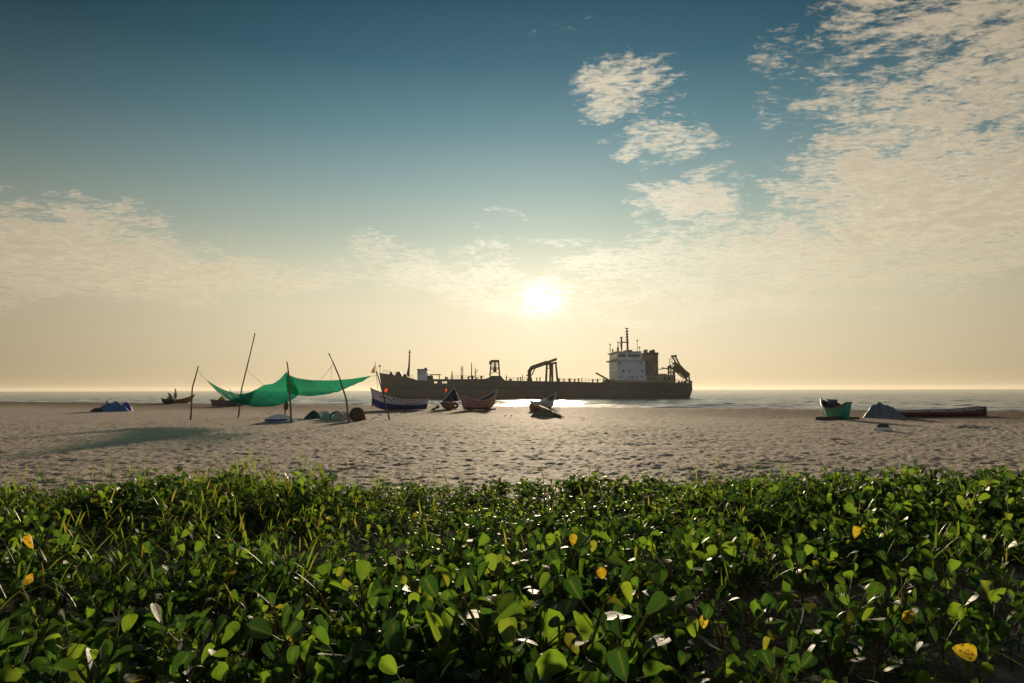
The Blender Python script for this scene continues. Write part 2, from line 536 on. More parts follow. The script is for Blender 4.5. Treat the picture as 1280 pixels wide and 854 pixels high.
M['yellow_leaf'] = leaf_material('withered_yellow_leaf',
                                 [(0, (0.45, 0.24, 0.015)), (0.5, (0.50, 0.32, 0.02)), (1, (0.40, 0.20, 0.02))],
                                 [(0, (0.48, 0.30, 0.012)), (0.5, (0.55, 0.40, 0.02)), (1, (0.42, 0.24, 0.015))], 0.5, 0.45, 0.75)
M['stem'] = paint('creeper_stem', (0.10, 0.12, 0.035), (0.13, 0.07, 0.04), 20, 0.55, 0.1, trans=(0.2, 0.2, 0.05))
M['vine'] = paint('creeper_runner', (0.14, 0.085, 0.05), (0.09, 0.10, 0.04), 12, 0.7, 0.2)
M['twig'] = paint('dry_twig', (0.17, 0.12, 0.075), (0.09, 0.065, 0.045), 12, 0.85, 0.2)


# ------------------------------------------------------------------ helpers
def tag(o, label=None, cat=None, group=None, kind=None):
    if label: o['label'] = label
    if cat: o['category'] = cat
    if group: o['group'] = group
    if kind: o['kind'] = kind
    return o


def empty(name, loc=(0, 0, 0), rz=0.0, label=None, cat=None, group=None):
    o = bpy.data.objects.new(name, None)
    o.empty_display_size = 0.3
    COL.objects.link(o)
    o.location = loc
    o.rotation_euler = (0, 0, rz)
    return tag(o, label, cat, group)


def link_mesh(name, me, parent=None):
    o = bpy.data.objects.new(name, me)
    COL.objects.link(o)
    if parent is not None:
        o.parent = parent
    return o


class MB:
    """collects boxes, tubes and sheets into one mesh"""
    def __init__(self):
        self.v, self.f, self.mi, self.sm = [], [], [], []

    def add(self, verts, faces, mi=0, smooth=False):
        o = len(self.v)
        self.v += [tuple(p) for p in verts]
        for i, f in enumerate(faces):
            self.f.append([k + o for k in f])
            self.mi.append(mi[i] if isinstance(mi, (list, tuple)) else mi)
            self.sm.append(smooth)
        return self

    def box(self, lo, hi, mi=0):
        x0, y0, z0 = lo
        x1, y1, z1 = hi
        v = [(x0, y0, z0), (x1, y0, z0), (x1, y1, z0), (x0, y1, z0), (x0, y0, z1), (x1, y0, z1), (x1, y1, z1), (x0, y1, z1)]
        f = [(0, 3, 2, 1), (4, 5, 6, 7), (0, 1, 5, 4), (1, 2, 6, 5), (2, 3, 7, 6), (3, 0, 4, 7)]
        return self.add(v, f, mi)

    def tube(self, pts, r, n=6, mi=0, cap=True):
        pts = [Vector(p) for p in pts]
        rs = r if isinstance(r, (list, tuple)) else [r] * len(pts)
        V, Fc = [], []
        for i, p in enumerate(pts):
            d = (pts[min(i + 1, len(pts) - 1)] - pts[max(i - 1, 0)]).normalized()
            a = d.cross(Vector((0, 0, 1)) if abs(d.z) < 0.9 else Vector((0, 1, 0))).normalized()
            b = d.cross(a)
            for k in range(n):
                t = 2 * math.pi * k / n
                V.append(p + (a * math.cos(t) + b * math.sin(t)) * rs[i])
        for i in range(len(pts) - 1):
            for k in range(n):
                Fc.append((i * n + k, i * n + (k + 1) % n, (i + 1) * n + (k + 1) % n, (i + 1) * n + k))
        if cap:
            Fc.append(tuple(range(n))[::-1])
            Fc.append(tuple((len(pts) - 1) * n + k for k in range(n)))
        return self.add(V, Fc, mi, n > 4)

    def beam(self, a, b, w, h=None, mi=0):
        """square bar from a to b"""
        a, b = Vector(a), Vector(b)
        h = h or w
        d = (b - a).normalized()
        s = d.cross(Vector((0, 0, 1)) if abs(d.z) < 0.95 else Vector((0, 1, 0))).normalized() * (w / 2)
        u = s.cross(d).normalized() * (h / 2)
        v = [p + i * s + j * u for p in (a, b) for i, j in ((-1, -1), (1, -1), (1, 1), (-1, 1))]
        f = [(0, 1, 2, 3), (7, 6, 5, 4), (0, 4, 5, 1), (1, 5, 6, 2), (2, 6, 7, 3), (3, 7, 4, 0)]
        return self.add(v, f, mi)

    def grid(self, rows, mi=0, smooth=True):
        n = len(rows[0])
        V = [p for r in rows for p in r]
        Fc = [(i * n + j, i * n + j + 1, (i + 1) * n + j + 1, (i + 1) * n + j) for i in range(len(rows) - 1) for j in range(n - 1)]
        return self.add(V, Fc, mi, smooth)

    def build(self, name, mats, parent=None, bevel=0.0):
        me = bpy.data.meshes.new(name)
        me.from_pydata(self.v, [], self.f)
        for m in (mats if isinstance(mats, (list, tuple)) else [mats]):
            me.materials.append(m)
        me.polygons.foreach_set('material_index', self.mi)
        me.polygons.foreach_set('use_smooth', self.sm)
        me.update()
        o = link_mesh(name, me, parent)
        if bevel:
            md = o.modifiers.new('bevel', 'BEVEL')
            md.width = bevel
            md.segments = 2
        return o


def np_mesh(name, V, Fq, mats, attrs=None, smooth=True):
    me = bpy.data.meshes.new(name)
    V = np.asarray(V, dtype=np.float32)
    Fq = np.asarray(Fq, dtype=np.int32)
    k = Fq.shape[1]
    me.vertices.add(len(V))
    me.vertices.foreach_set('co', V.ravel())
    me.loops.add(Fq.size)
    me.loops.foreach_set('vertex_index', Fq.ravel())
    me.polygons.add(len(Fq))
    me.polygons.foreach_set('loop_start', np.arange(0, Fq.size, k, dtype=np.int32))
    me.polygons.foreach_set('use_smooth', np.full(len(Fq), smooth, dtype=bool))
    for m in mats:
        me.materials.append(m)
    for nm, a in (attrs or {}).items():
        at = me.attributes.new(nm, 'FLOAT', 'POINT')
        at.data.foreach_set('value', np.asarray(a, dtype=np.float32))
    me.update(calc_edges=True)
    me.validate()
    return me


def grid_faces(nr, nc):
    i = np.arange(nr - 1)[:, None] * nc + np.arange(nc - 1)[None, :]
    return np.stack([i, i + 1, i + nc + 1, i + nc], -1).reshape(-1, 4)


def vnoise(x, y, seed=0):
    xi, yi = np.floor(x).astype(np.int64), np.floor(y).astype(np.int64)
    fx, fy = x - xi, y - yi
    fx, fy = fx * fx * fx * (fx * (fx * 6 - 15) + 10), fy * fy * fy * (fy * (fy * 6 - 15) + 10)

    def h(a, b):
        n = (a * 374761393 + b * 668265263 + seed * 974634777) & 0xFFFFFFFF
        n = ((n ^ (n >> 13)) * 1274126177) & 0xFFFFFFFF
        n = ((n ^ (n >> 16)) * 2246822519) & 0xFFFFFFFF
        return ((n ^ (n >> 15)) & 0xFFFFFF) / float(0xFFFFFF)
    a, b, c, d = h(xi, yi), h(xi + 1, yi), h(xi, yi + 1), h(xi + 1, yi + 1)
    return a + (b - a) * fx + (c - a) * fy + (a - b - c + d) * fx * fy


def fbm(x, y, seed=0, oct=4, g=0.5):
    s, a, t = 0.0, 1.0, 0.0
    for k in range(oct):
        s = s + a * vnoise(x * 2 ** k + 17.3 * k, y * 2 ** k - 9.1 * k, seed + k)
        t += a
        a *= g
    return s / t


def npss(a, b, v):
    t = np.clip((v - a) / (b - a), 0, 1)
    return t * t * (3 - 2 * t)


# ------------------------------------------------------------------ the setting: beach and sea
SEA_Z = -1.5
CA, CB = np.array([-79.0, 105.0]), np.array([36.6, 48.7])
CD = (CB - CA) / np.linalg.norm(CB - CA)
CN = np.array([-CD[1], CD[0]])            # seaward normal
if CN[1] < 0: CN = -CN
MOUND = G(1200, 534)


def shore_s(x, y):                        # metres seaward of the berm crest
    s = (x - CA[0]) * CN[0] + (y - CA[1]) * CN[1]
    return s + 1.2 * (vnoise(x * 0.05 + 3, y * 0.05, 5) - 0.5)


def dune(x, y):
    edge = 6.0 + 0.9 * (vnoise(x * 0.35 + 8, y * 0 + 2.5, 21) - 0.5)
    return 0.62 * (1 - npss(edge, edge + 3.6, y)) + 0.05 * (fbm(x * 0.7, y * 0.7, 31, 3) - 0.5) * (1 - npss(edge, edge + 3, y))


def beach_h(x, y, detail=True):
    x, y = np.asarray(x, float), np.asarray(y, float)
    s = shore_s(x, y)
    z = np.where(s > 0, -0.10 * s - 0.004 * s * s, 0.0)
    z = np.maximum(z, -4.0)
    z = z + 0.05 * npss(-14, -1, s) * (1 - npss(-1, 2, s)) - 0.05 * npss(-2, 0, s)
    z = z + dune(x, y)
    z = z + 0.13 * np.exp(-(((x - MOUND.x) / 0.9) ** 2 + ((y - MOUND.y) / 1.0) ** 2))
    if detail:
        rough = 1 + 0.25 * npss(-22, -7, s)
        n1 = fbm(x * 0.8, y * 0.8, 3, 3) - 0.5
        n2 = vnoise(x * 5.2, y * 4.8, 9)
        n3 = vnoise(x * 9 + 4, y * 8, 12)
        n4 = vnoise(x * 15, y * 13, 14)
        fade = 1 - 0.5 * npss(20, 50, y)
        z = z + rough * (0.045 * n1 + (0.55 + 0.75 * fbm(x * 0.22, y * 0.16, 121, 3)) * fade * (-0.024 * npss(0.45, 0.95, n2) + 0.022 * npss(0.45, 0.95, n3) + 0.026 * (n4 - 0.5)))
    return z


ys = np.concatenate([np.linspace(-25, 0, 26)[:-1], np.linspace(0, 7, 100)[:-1], 7 * np.exp(np.linspace(0, math.log(150 / 7), 520))])
us = np.concatenate([[-5, -3.5, -2.4, -1.7, -1.3], np.linspace(-1, 1, 720), [1.3, 1.7, 2.4, 3.5, 5]])
wy = 3.5 + np.abs(ys) * 0.84
X = us[None, :] * wy[:, None]
Yg = np.repeat(ys[:, None], len(us), 1)
X, Yg = X.ravel(), Yg.ravel()
Z = beach_h(X, Yg)
sh = shore_s(X, Yg)
soil = (1 - npss(5.6, 7.4, Yg)) * npss(0.15, 0.40, fbm(X * 1.1, Yg * 1.1, 77, 3))
wet = 0.9 * npss(-26, -9, sh + 7 * (fbm(X * 0.12, Yg * 0.12, 55, 3) - 0.5))
me = np_mesh('sand_beach', np.stack([X, Yg, Z], 1), grid_faces(len(ys), len(us)), [M['sand']], {'wet': wet, 'soil': soil})
beach = tag(link_mesh('sand_beach', me), kind='structure')

ysea = np.concatenate([[30, 40], 48 * np.exp(np.linspace(0, math.log(600 / 48), 620)), 600 * np.exp(np.linspace(0.02, math.log(7000 / 600), 120))])
usea = np.concatenate([[-8, -4, -2.4, -1.7, -1.3], np.linspace(-1, 1, 520), [1.3, 1.7, 2.4, 4, 8]])
X = usea[None, :] * (ysea * 0.84)[:, None]
Yg = np.repeat(ysea[:, None], len(usea), 1)
X, Yg = X.ravel(), Yg.ravel()
amp = (1 - npss(250, 700, Yg))
s = shore_s(X, Yg)
w1 = fbm(X * 0.05, Yg * 0.13, 61, 3) - 0.5
w2 = fbm(X * 0.26, Yg * 0.62, 71, 3) - 0.5
swell = np.sin((s + 8 * (vnoise(X * 0.02, Yg * 0.02, 81) - 0.5)) * 2 * math.pi / 17.0)
Z = SEA_Z + amp * (0.5 * w1 + 0.36 * w2) + 0.12 * np.where(swell > 0, swell, 0) ** 2 * (1 - npss(110, 190, s))
foam = 0.92 * npss(0.45, 0.98, swell) * (1 - npss(75, 150, s)) * npss(0.38, 0.58, fbm(X * 0.035, Yg * 0.05, 91, 3)) + 0.62 * (1 - npss(58, 82, s + 10 * (fbm(X * 0.05, Yg * 0.05, 93, 2) - 0.5)))
me = np_mesh('sea', np.stack([X, Yg, Z], 1), grid_faces(len(ysea), len(usea)), [M['sea']], {'foam': foam})
sea = tag(link_mesh('sea', me), kind='structure')
# ground under and behind everything, out to the horizon on the land side
mb = MB()
mb.add([(-2500, -2500, -0.35), (2500, -2500, -0.35), (2500, -24, -0.35), (-2500, -24, -0.35)], [(0, 1, 2, 3)])
tag(mb.build('land', M['sand']), kind='structure')


def ground_z(x, y):
    return float(beach_h(np.array([x]), np.array([y]))[0])


# ------------------------------------------------------------------ the dredger at sea
SY, SYAW = 250.0, R(3.0)
ship = empty('dredger_ship', (0, SY, SEA_Z), SYAW, 'long dark hulled dredger with white bridge block lying offshore behind the beached boats', 'ship')
FH = F / math.cos(PITCH)


def SP(px, py, y=0.0):
    """ship-local point: pixel column and row in the photo, y metres across the ship from its centreline"""
    q = (px - 640) / FH
    c, s_ = math.cos(SYAW), math.sin(SYAW)
    x = (q * (SY + y * c) + y * s_) / (c - q * s_)
    Yw = SY + x * s_ + y * c
    d = ray(px, py)
    return Vector((x, y, CAMZ + d.z / d.y * Yw - SEA_Z))


def sbox(mb, x0, x1, y0, y1, d0, d1, mi=0):
    """box given by its near face in photo pixels and its depth range across the ship"""
    a, b = SP(x0, y1, d0), SP(x1, y0, d0)
    return mb.box((a.x, d0, a.z), (b.x, d1, b.z), mi)


def spart(name, m, fn, parent=None, bevel=0.0, split=False):
    mb = MB()
    if split:                     # every piece an object of its own
        pieces = []
        real = mb.add

        def add(*a, **k):
            q = MB()
            q.add(*a, **k)
            pieces.append(q)
            return mb
        mb.add = add
        fn(mb)
        return [q.build(name, m, parent or ship, bevel) for q in pieces][-1]
    fn(mb)
    return mb.build(name, m, parent or ship, bevel)


top = [(473.6, 466.0), (480, 467), (495, 469.3), (510, 471.6), (517, 473.8), (521, 475.6), (533, 475.6), (536, 474.0), (542.3, 474.0), (542.5, 479.2), (546.2, 479.2),
       (546.4, 474.0), (552.3, 474.0), (552.5, 479.2), (558.4, 479.2), (558.6, 474.0), (606, 473.8), (611, 472), (613, 469.8), (626, 469.8), (628.5, 473), (631, 475.6),
       (645, 476), (690, 476.8), (720, 477.2), (745, 478), (790, 478), (830, 478.2), (858, 478.2), (865, 478.6)]
mb = MB()
rows = []
for i, (px, py) in enumerate(top):
    t = (px - 473.6) / (865 - 473.6)
    bw = min(1.0, max(0.03, (t / 0.16)) ** 0.6) * 9.5
    if t > 0.93: bw *= 1 - 0.25 * ((t - 0.93) / 0.07) ** 2
    rake = max(0.0, 1 - t / 0.12)
    pt = SP(px, py, -bw)
    xs = [pt.x, pt.x + rake * 0.7, pt.x + rake * 1.7, pt.x + rake * 2.6]
    if px > 858:
        k = (px - 858) / 7
        xs = [pt.x, pt.x + 0.15 * k, pt.x - 0.9 * k, pt.x - 1.9 * k]
    zs = [pt.z, pt.z * 0.55, 0.25, -2.5]
    ws = [bw, bw * (1 - 0.10 * rake), bw * (1 - 0.35 * rake), bw * (1 - 0.55 * rake)]
    near = [(xs[j], -ws[j], zs[j]) for j in range(4)]
    far = [(xs[j], ws[j], zs[j]) for j in range(4)]
    rows.append(far[::-1][:3] + [far[0], near[0]] + near[1:])
mb.grid(rows, 0, False)
mb.add(rows[0], [tuple(range(8))])
mb.add(rows[-1], [tuple(range(8))[::-1]])
mb.build('hull', M['hull_hazed'], ship)


def f(mb):
    for x0, x1 in ((541.8, 546.9), (551.8, 559.1)):
        for d in (-9.5, 9.2):
            sbox(mb, x0, x1, 474.0, 477.0, d, d + 0.3)
spart('bulwark_bridge', M['hull_hazed'], f, split=True)


def rub(mb):
    for (x0, y0), (x1, y1) in (((500, 484), (858, 486.2)),):
        mb.beam(SP(x0, y0, -9.58), SP(x1, y1, -9.58), 0.18, 0.3)
spart('rubbing_strake', M['ship_dark'], rub)
for (x0, x1, ya, yb) in ((479, 517, 466.6, 473.6), (563, 606, 473.8, 473.8), (633, 660, 475.8, 476.2), (698, 757, 477, 478), (812, 858, 478.2, 478.3)):
    for d0 in (-9.2, 9.2):
        def f(mb):
            n = max(3, int((x1 - x0) / 4))
            d = d0 * (0.62 if x0 < 500 else 1)
            prev = None
            for i in range(n + 1):
                t = i / n
                p = SP(x0 + (x1 - x0) * t, ya + (yb - ya) * t, d)
                mb.beam(p, p + Vector((0, 0, 1.1)), 0.06)
                if prev is not None:
                    for hh in (0.55, 1.1):
                        mb.beam(prev + Vector((0, 0, hh)), p + Vector((0, 0, hh)), 0.05)
                prev = p
        spart('deck_rail', M['ship_dark'], f)
spart('jackstaff', M['ship_dark'], lambda mb: (mb.tube([SP(474.8, 466, 0), SP(474.3, 456, 0)], 0.09), mb.box(*[tuple(SP(474.4, 457.5, 0) + Vector((k * .3, k * .2, k * .35))) for k in (-1, 1)])))


def lump(px, py, r, yd=0.0, h=None):
    def f(mb):
        c = SP(px, py, yd)
        n = 8
        h_ = h or r
        for y0, y1 in ((-1.2, -0.1), (0.1, 1.2)):
            mb.tube([c + Vector((0, y0, h_ * .3)), c + Vector((0, y1, h_ * .3))], r, 10)
        mb.box((c.x - r * 1.2, -1.5 + yd, c.z - r), (c.x + r * 1.2, 1.5 + yd, c.z))
    spart('windlass', M['ship_dark'], f)


lump(498, 469.3, 1.05)
lump(489, 467.5, 0.55)
lump(506, 470.6, 0.6)
fm_ = spart('foremast', M['ship_ochre'], lambda mb: mb.tube([SP(510.2, 471, 0), SP(511.0, 455, 0), SP(511.6, 437.5, 0)], [0.42, 0.30, 0.16], 8))
spart('crossbar', M['ship_ochre'], lambda mb: (mb.beam(SP(509.6, 441, 0), SP(513.4, 441, 0), 0.25), mb.beam(SP(510.2, 446, 0), SP(512.6, 446, 0), 0.2), sbox(mb, 510.7, 512.5, 438.6, 440.4, -0.4, 0.4)), fm_, split=True)
spart('mast_stay', M['ship_ochre'], lambda mb: (mb.tube([SP(508.0, 469.5, -1.5), SP(510.9, 456, 0)], 0.16), mb.tube([SP(508.0, 469.5, 1.5), SP(510.9, 456, 0)], 0.16)), fm_, split=True)
bh = spart('deckhouse', M['ship_white'], lambda mb: sbox(mb, 521.3, 533.5, 462.6, 476.5, -7, 5), bevel=0.08)
spart('roof', M['ship_dark'], lambda mb: sbox(mb, 520.9, 534.0, 461.4, 462.7, -7.3, 5.3), bh)
for x in (523.6, 527, 530.4):
    spart('porthole', M['glass_dark'], lambda mb: mb.tube([SP(x, 466.5, -7.06), SP(x, 466.5, -6.9)], 0.22, 10), bh)
dc = spart('deck_crane', M['ship_dark'], lambda mb: (mb.beam(SP(533.8, 476, -3), SP(531.5, 462.3, -3), 1.3), sbox(mb, 531, 541, 469.6, 476, -6, 1), mb.beam(SP(541, 470.5, -3), SP(535.5, 475.5, -3), 1.4)))
spart('boom', M['ship_dark'], lambda mb: (mb.beam(SP(535.5, 468.6, -3), SP(551, 468.4, -3), 0.35), mb.beam(SP(549, 468.4, -3), SP(549, 474, -3), 0.3), mb.beam(SP(532.3, 461.5, -3), SP(536, 468.6, -3), 0.3)), dc)
spart('cab', M['ship_dark'], lambda mb: sbox(mb, 530.2, 533.4, 459.8, 462.6, -4, -1.5), dc)
# small masts, samson posts and ventilators along the deck
for (x, y0, y1, w) in ((556.5, 470.5, 474, .25), (564.8, 464.5, 474, .28), (589.3, 453.6, 474, .24), (594.0, 459.5, 474, .2), (632.7, 469, 476, .25), (653, 468, 476, .15), (754.5, 470.5, 478, .2), (727.2, 472.2, 477.5, .15)):
    spart('deck_mast', M['ship_ochre'], lambda mb: (mb.tube([SP(x, y1, -2), SP(x, y0, -2)], [w, w * .55], 6), sbox(mb, x - .6, x + .6, y0 + 2.0, y0 + 2.6, -2.3, -1.7)))
spart('deck_mast', M['ship_ochre'], lambda mb: [mb.tube([SP(x, 474, -2), SP(x, 458.3, -2)], 0.14, 6) for x in (576.2, 578.3)] + [mb.beam(SP(576.2, yy, -2), SP(578.3, yy, -2), 0.14) for yy in (458.5, 462, 466, 470)])
spart('derrick_arm', M['ship_ochre'], lambda mb: (mb.beam(SP(593.5, 468, -2), SP(597.3, 462, -2), 0.18), mb.beam(SP(585, 470.6, -2), SP(592, 470.0, -2), 0.3)), split=True)
for (x, y0, w, yb) in ((577, 469.2, 1.5, 474), (590, 470.2, 2.1, 474), (585.5, 471.2, 1.3, 474), (601.5, 470.0, 1.5, 474), (596, 471.8, 1.0, 474), (558.5, 471.5, 1.5, 474), (638, 473.6, 2.2, 476), (647.5, 472.0, 0.9, 476.2), (650.6, 471.5, 0.9, 476.2),
                       (671, 472.2, 0.9, 476.5), (674.9, 471.8, 1.0, 476.5), (699, 473, 1.2, 477), (704.8, 474.2, 1.1, 477), (712, 473.4, 1.8, 477.3), (718.3, 474, 1.3, 477.4), (723.2, 473.2, 1.3, 477.4), (741, 474.3, 1.1, 478), (746.9, 473.8, 1.2, 478), (766, 474.5, 1.5, 478)):
    spart('ventilator', M['ship_dark'], lambda mb: (mb.tube([SP(x, yb + .3, -4), SP(x, y0 + 1.1, -4)], w * 0.2, 8), mb.tube([SP(x, y0 + 1.3, -4), SP(x, y0, -4)], [w * 0.3, w * 0.27], 8)))
# lattice tower amidships
tw = spart('tower', M['ship_ochre'], lambda mb: sbox(mb, 613.2, 624.0, 450.0, 452.8, -2.6, 2.6))
for (xb, xt) in ((612.2, 613.9), (624.4, 623.2)):
    for d in (-3, 3):
        spart('tower_leg', M['ship_ochre'], lambda mb: mb.beam(SP(xb, 470, d), SP(xt, 452.5, d * .8), 0.5), tw)
spart('tower_brace', M['ship_ochre'], lambda mb: [mb.beam(SP(a, y0, d), SP(b, y1, d), 0.22) for d in (-2.8, 2.8) for a, b, y0, y1 in ((612.4, 623.7, 468, 461), (624.0, 613.2, 468, 461), (613, 623.6, 460.5, 454), (623.7, 613.6, 460.5, 454), (612.8, 624, 460.7, 460.7))], tw, split=True)
spart('pulley_block', M['ship_dark'], lambda mb: (sbox(mb, 616.6, 620.4, 459, 465.5, -1, 1), sbox(mb, 617.6, 619.6, 453, 459, -.5, .5), sbox(mb, 611.4, 613.6, 451.8, 455.2, -2.4, 1)), tw, split=True)
# deck crane with jib, and the gantry that carries its tip
cr = spart('crane', M['ship_ochre'], lambda mb: mb.beam(SP(662.2, 476.5, -3), SP(661.6, 463.6, -3), 1.25), bevel=0.05)
spart('jib', M['ship_ochre'], lambda mb: (mb.beam(SP(661.0, 465.2, -3), SP(664.5, 459.8, -3), 1.25), mb.beam(SP(663.8, 460.2, -3), SP(684, 453.2, -3), 1.05, 1.45), mb.beam(SP(683, 453.6, -3), SP(696.0, 448.9, -3), 0.9, 0.95)), cr)
spart('jib_strut', M['ship_ochre'], lambda mb: mb.beam(SP(664.8, 469, -3), SP(668.9, 460.0, -3), 0.38), cr)
spart('platform', M['ship_ochre'], lambda mb: (sbox(mb, 658.2, 661.2, 468.6, 470.2, -4, -2), sbox(mb, 659.2, 665.2, 473, 476.5, -4.5, -1.5)), cr, split=True)
ga = spart('gantry', M['ship_ochre'], lambda mb: mb.beam(SP(682.6, 455.6, -4), SP(696.2, 453.4, -4), 0.7))
spart('gantry_beam', M['ship_ochre'], lambda mb: mb.beam(SP(682.6, 455.6, 3), SP(696.2, 453.4, 3), 0.7), ga)
for (xb, xt, d, w) in ((682.0, 683.4, -4, .5), (687.6, 688.6, -4, .75), (690.6, 690.4, -2, .6), (697.3, 694.9, -4, .5), (683, 684, 3, .45), (696.3, 694.6, 3, .45)):
    spart('gantry_leg', M['ship_ochre'], lambda mb: mb.beam(SP(xb, 477, d), SP(xt, 454.5, d), w), ga)
spart('gantry_beam', M['ship_ochre'], lambda mb: (mb.beam(SP(683, 461, -4), SP(688, 460, -4), .3), sbox(mb, 686.8, 691.6, 455, 459, -3.5, -1.5)), ga, split=True)
spart('cargo_boom', M['ship_ochre'], lambda mb: (mb.beam(SP(744.8, 466.2, -5), SP(763.5, 476.6, -5), 0.55), sbox(mb, 757, 764, 474.6, 478.5, -6.5, -3)))
spart('hatch_cover', M['ship_cream'], lambda mb: mb.add([SP(751, 478.2, d) for d in (-6, 6)] + [SP(759.5, 474.2, d) for d in (-6, 6)] + [SP(760, 478.4, d) for d in (-6, 6)], [(0, 2, 4), (1, 5, 3), (0, 1, 3, 2), (2, 3, 5, 4)]))
# accommodation block
W = 7.6
ab = spart('accommodation_block', M['ship_white'], lambda mb: sbox(mb, 772, 807.2, 451.2, 478.5, -W, W), bevel=0.06)
spart('deck_edge', M['ship_cream'], lambda mb: (sbox(mb, 771.3, 808, 450.6, 451.3, -W - .35, W + .35), sbox(mb, 771.8, 808.5, 475.6, 478.6, -W - .5, W + .5)), ab, split=True)
for x in (779.5, 786.9, 803.4):
    spart('window', M['glass_dark'], lambda mb: sbox(mb, x - .8, x + .8, 462.4, 465.2, -W - .04, -W + .1), ab)
for x in (774.8, 778, 792, 796.5, 803):
    spart('window', M['glass_dark'], lambda mb: sbox(mb, x - .55, x + .55, 470.6, 472.6, -W - .04, -W + .1), ab)
fx = SP(772, 460, -W).x
for k in range(4):                                  # windows of the forward face
    for z in (4.3, 6.9):
        y = -6.0 + 4 * k
        spart('window', M['glass_dark'], lambda mb: mb.box((fx - .05, y - .5, SP(772, 478.5, -W).z + z), (fx + .1, y + .5, SP(772, 478.5, -W).z + z + .9)), ab)
spart('lifeboat_davit', M['ship_cream'], lambda mb: (mb.tube([SP(785.5, 474.8, -W - .3), SP(786, 472, -W - .3), SP(788, 470.4, -W - .3), SP(791, 471.2, -W - .3), SP(793, 474.5, -W - .3)], 0.16, 6), sbox(mb, 772.4, 776.6, 452.8, 455.4, -W - .5, -W - .02), sbox(mb, 800.2, 803, 452.6, 455.2, -W - .4, -W - .02)), ab, split=True)
br = spart('bridge', M['ship_white'], lambda mb: sbox(mb, 772.3, 802, 440.4, 450.7, -W + .1, W - .1), bevel=0.06)
spart('bridge_roof', M['ship_cream'], lambda mb: (sbox(mb, 770.6, 803, 439.2, 440.5, -W - .3, W + .3), sbox(mb, 784, 791, 437.4, 439.3, -3, 3)), br)
for x0, x1 in ((774.2, 777.8), (778.4, 782.4), (786.0, 789.5), (790.1, 793.6), (794.2, 797.4), (798.0, 800.4)):
    spart('window', M['glass_dark'], lambda mb: sbox(mb, x0, x1, 443.0, 446.4, -W + .04, -W + .16), br)
fx = SP(772.3, 445, -W).x
zb = SP(772.3, 450.7, -W + .1).z
for k in range(7):
    y = -6.3 + 2.1 * k
    spart('window', M['glass_dark'], lambda mb: mb.box((fx - .05, y - .85, zb + 1.3), (fx + .12, y + .85, zb + 2.4)), br)
spart('bridge_wing', M['ship_cream'], lambda mb: (sbox(mb, 768.9, 772.2, 449.2, 451.0, -W - .6, W + .6), mb.beam(SP(769, 449, -W), SP(769, 444, -W), .1)), br, split=True)
rm = spart('radar_mast', M['ship_ochre'], lambda mb: mb.tube([SP(785.2, 439, 0), SP(784.9, 426, 0), SP(784.6, 410.5, 0)], [0.42, 0.34, 0.2], 8))
spart('yardarm', M['ship_ochre'], lambda mb: (mb.beam(SP(775.4, 428, 0), SP(786.6, 428, 0), 0.45), mb.beam(SP(777.8, 428.4, 0), SP(777.4, 438.5, 0), 0.5), mb.beam(SP(775.6, 428.4, 0), SP(777.4, 437.5, 0), 0.2)), rm)
spart('radar_scanner', M['ship_dark'], lambda mb: (mb.beam(SP(775.6, 422.4, 0), SP(779.2, 421.4, 0), 0.35), mb.beam(SP(777.4, 422, 0), SP(777.7, 428, 0), 0.5), sbox(mb, 782.6, 786.6, 410.0, 411.0, -.3, .3)), rm)
for yy in (413.5, 417, 420.5, 424):
    spart('navigation_light', M['ship_dark'], lambda mb: sbox(mb, 783.4, 786.3, yy, yy + 1.6, -.45, .35), rm)
for (x, y0, w) in ((763.2, 430, .16), (766.4, 436.3, .3), (773.2, 427.4, .22), (797.3, 425.0, .12), (800.0, 433.5, .12)):
    spart('antenna', M['ship_dark'], lambda mb: (mb.tube([SP(x, 440, -3), SP(x, y0, -3)], [w, w * .5], 6), mb.box(*[tuple(SP(x, y0 + .8, -3) + Vector((k * .22, k * .2, k * .28))) for k in (-1, 1)])))
spart('antenna', M['ship_dark'], lambda mb: sbox(mb, 772.2, 774.2, 434.2, 438.8, -3.4, -2.6))
# funnel, after house, stern gantry with its inclined ladder
fu = spart('funnel', M['funnel'], lambda mb: (sbox(mb, 807.4, 823.3, 443.4, 478, -4.2, 4.2), sbox(mb, 804.2, 807.5, 443.6, 470, -2.5, 3.5)), bevel=0.12)
spart('funnel_band', M['ship_dark'], lambda mb: sbox(mb, 806.9, 823.8, 440.6, 443.5, -4.4, 4.4), fu)
spart('exhaust_pipe', M['ship_dark'], lambda mb: mb.tube([SP(806.5, 444, -1), SP(806.6, 438.6, -1), SP(807.6, 437.4, -1)], [.5, .5, .4], 8), fu)
spart('exhaust_pipe', M['ship_dark'], lambda mb: mb.tube([SP(809.4, 441, -1), SP(809.4, 437.0, -1)], .28, 8), fu)
spart('exhaust_pipe', M['ship_dark'], lambda mb: mb.tube([SP(813.0, 441.0, 0), SP(818.8, 438.4, 0)], [.75, .6], 8), fu)
spart('funnel_stay', M['ship_dark'], lambda mb: mb.beam(SP(808, 450.5, -4.35), SP(816.5, 465, -4.35), .3), fu)
ah = spart('after_deckhouse', M['ship_cream'], lambda mb: (sbox(mb, 807.3, 824, 469.6, 478.5, -6.5, 6.5), sbox(mb, 824, 842.5, 468.8, 478.5, -6, 6), sbox(mb, 826, 834, 467.2, 468.9, -2, 2)), bevel=0.06)
for x in (811, 815.5, 820, 831, 837):
    spart('window', M['ship_dark'], lambda mb: sbox(mb, x - .9, x + .9, 471.6, 474, -6.56, -5.9), ah)
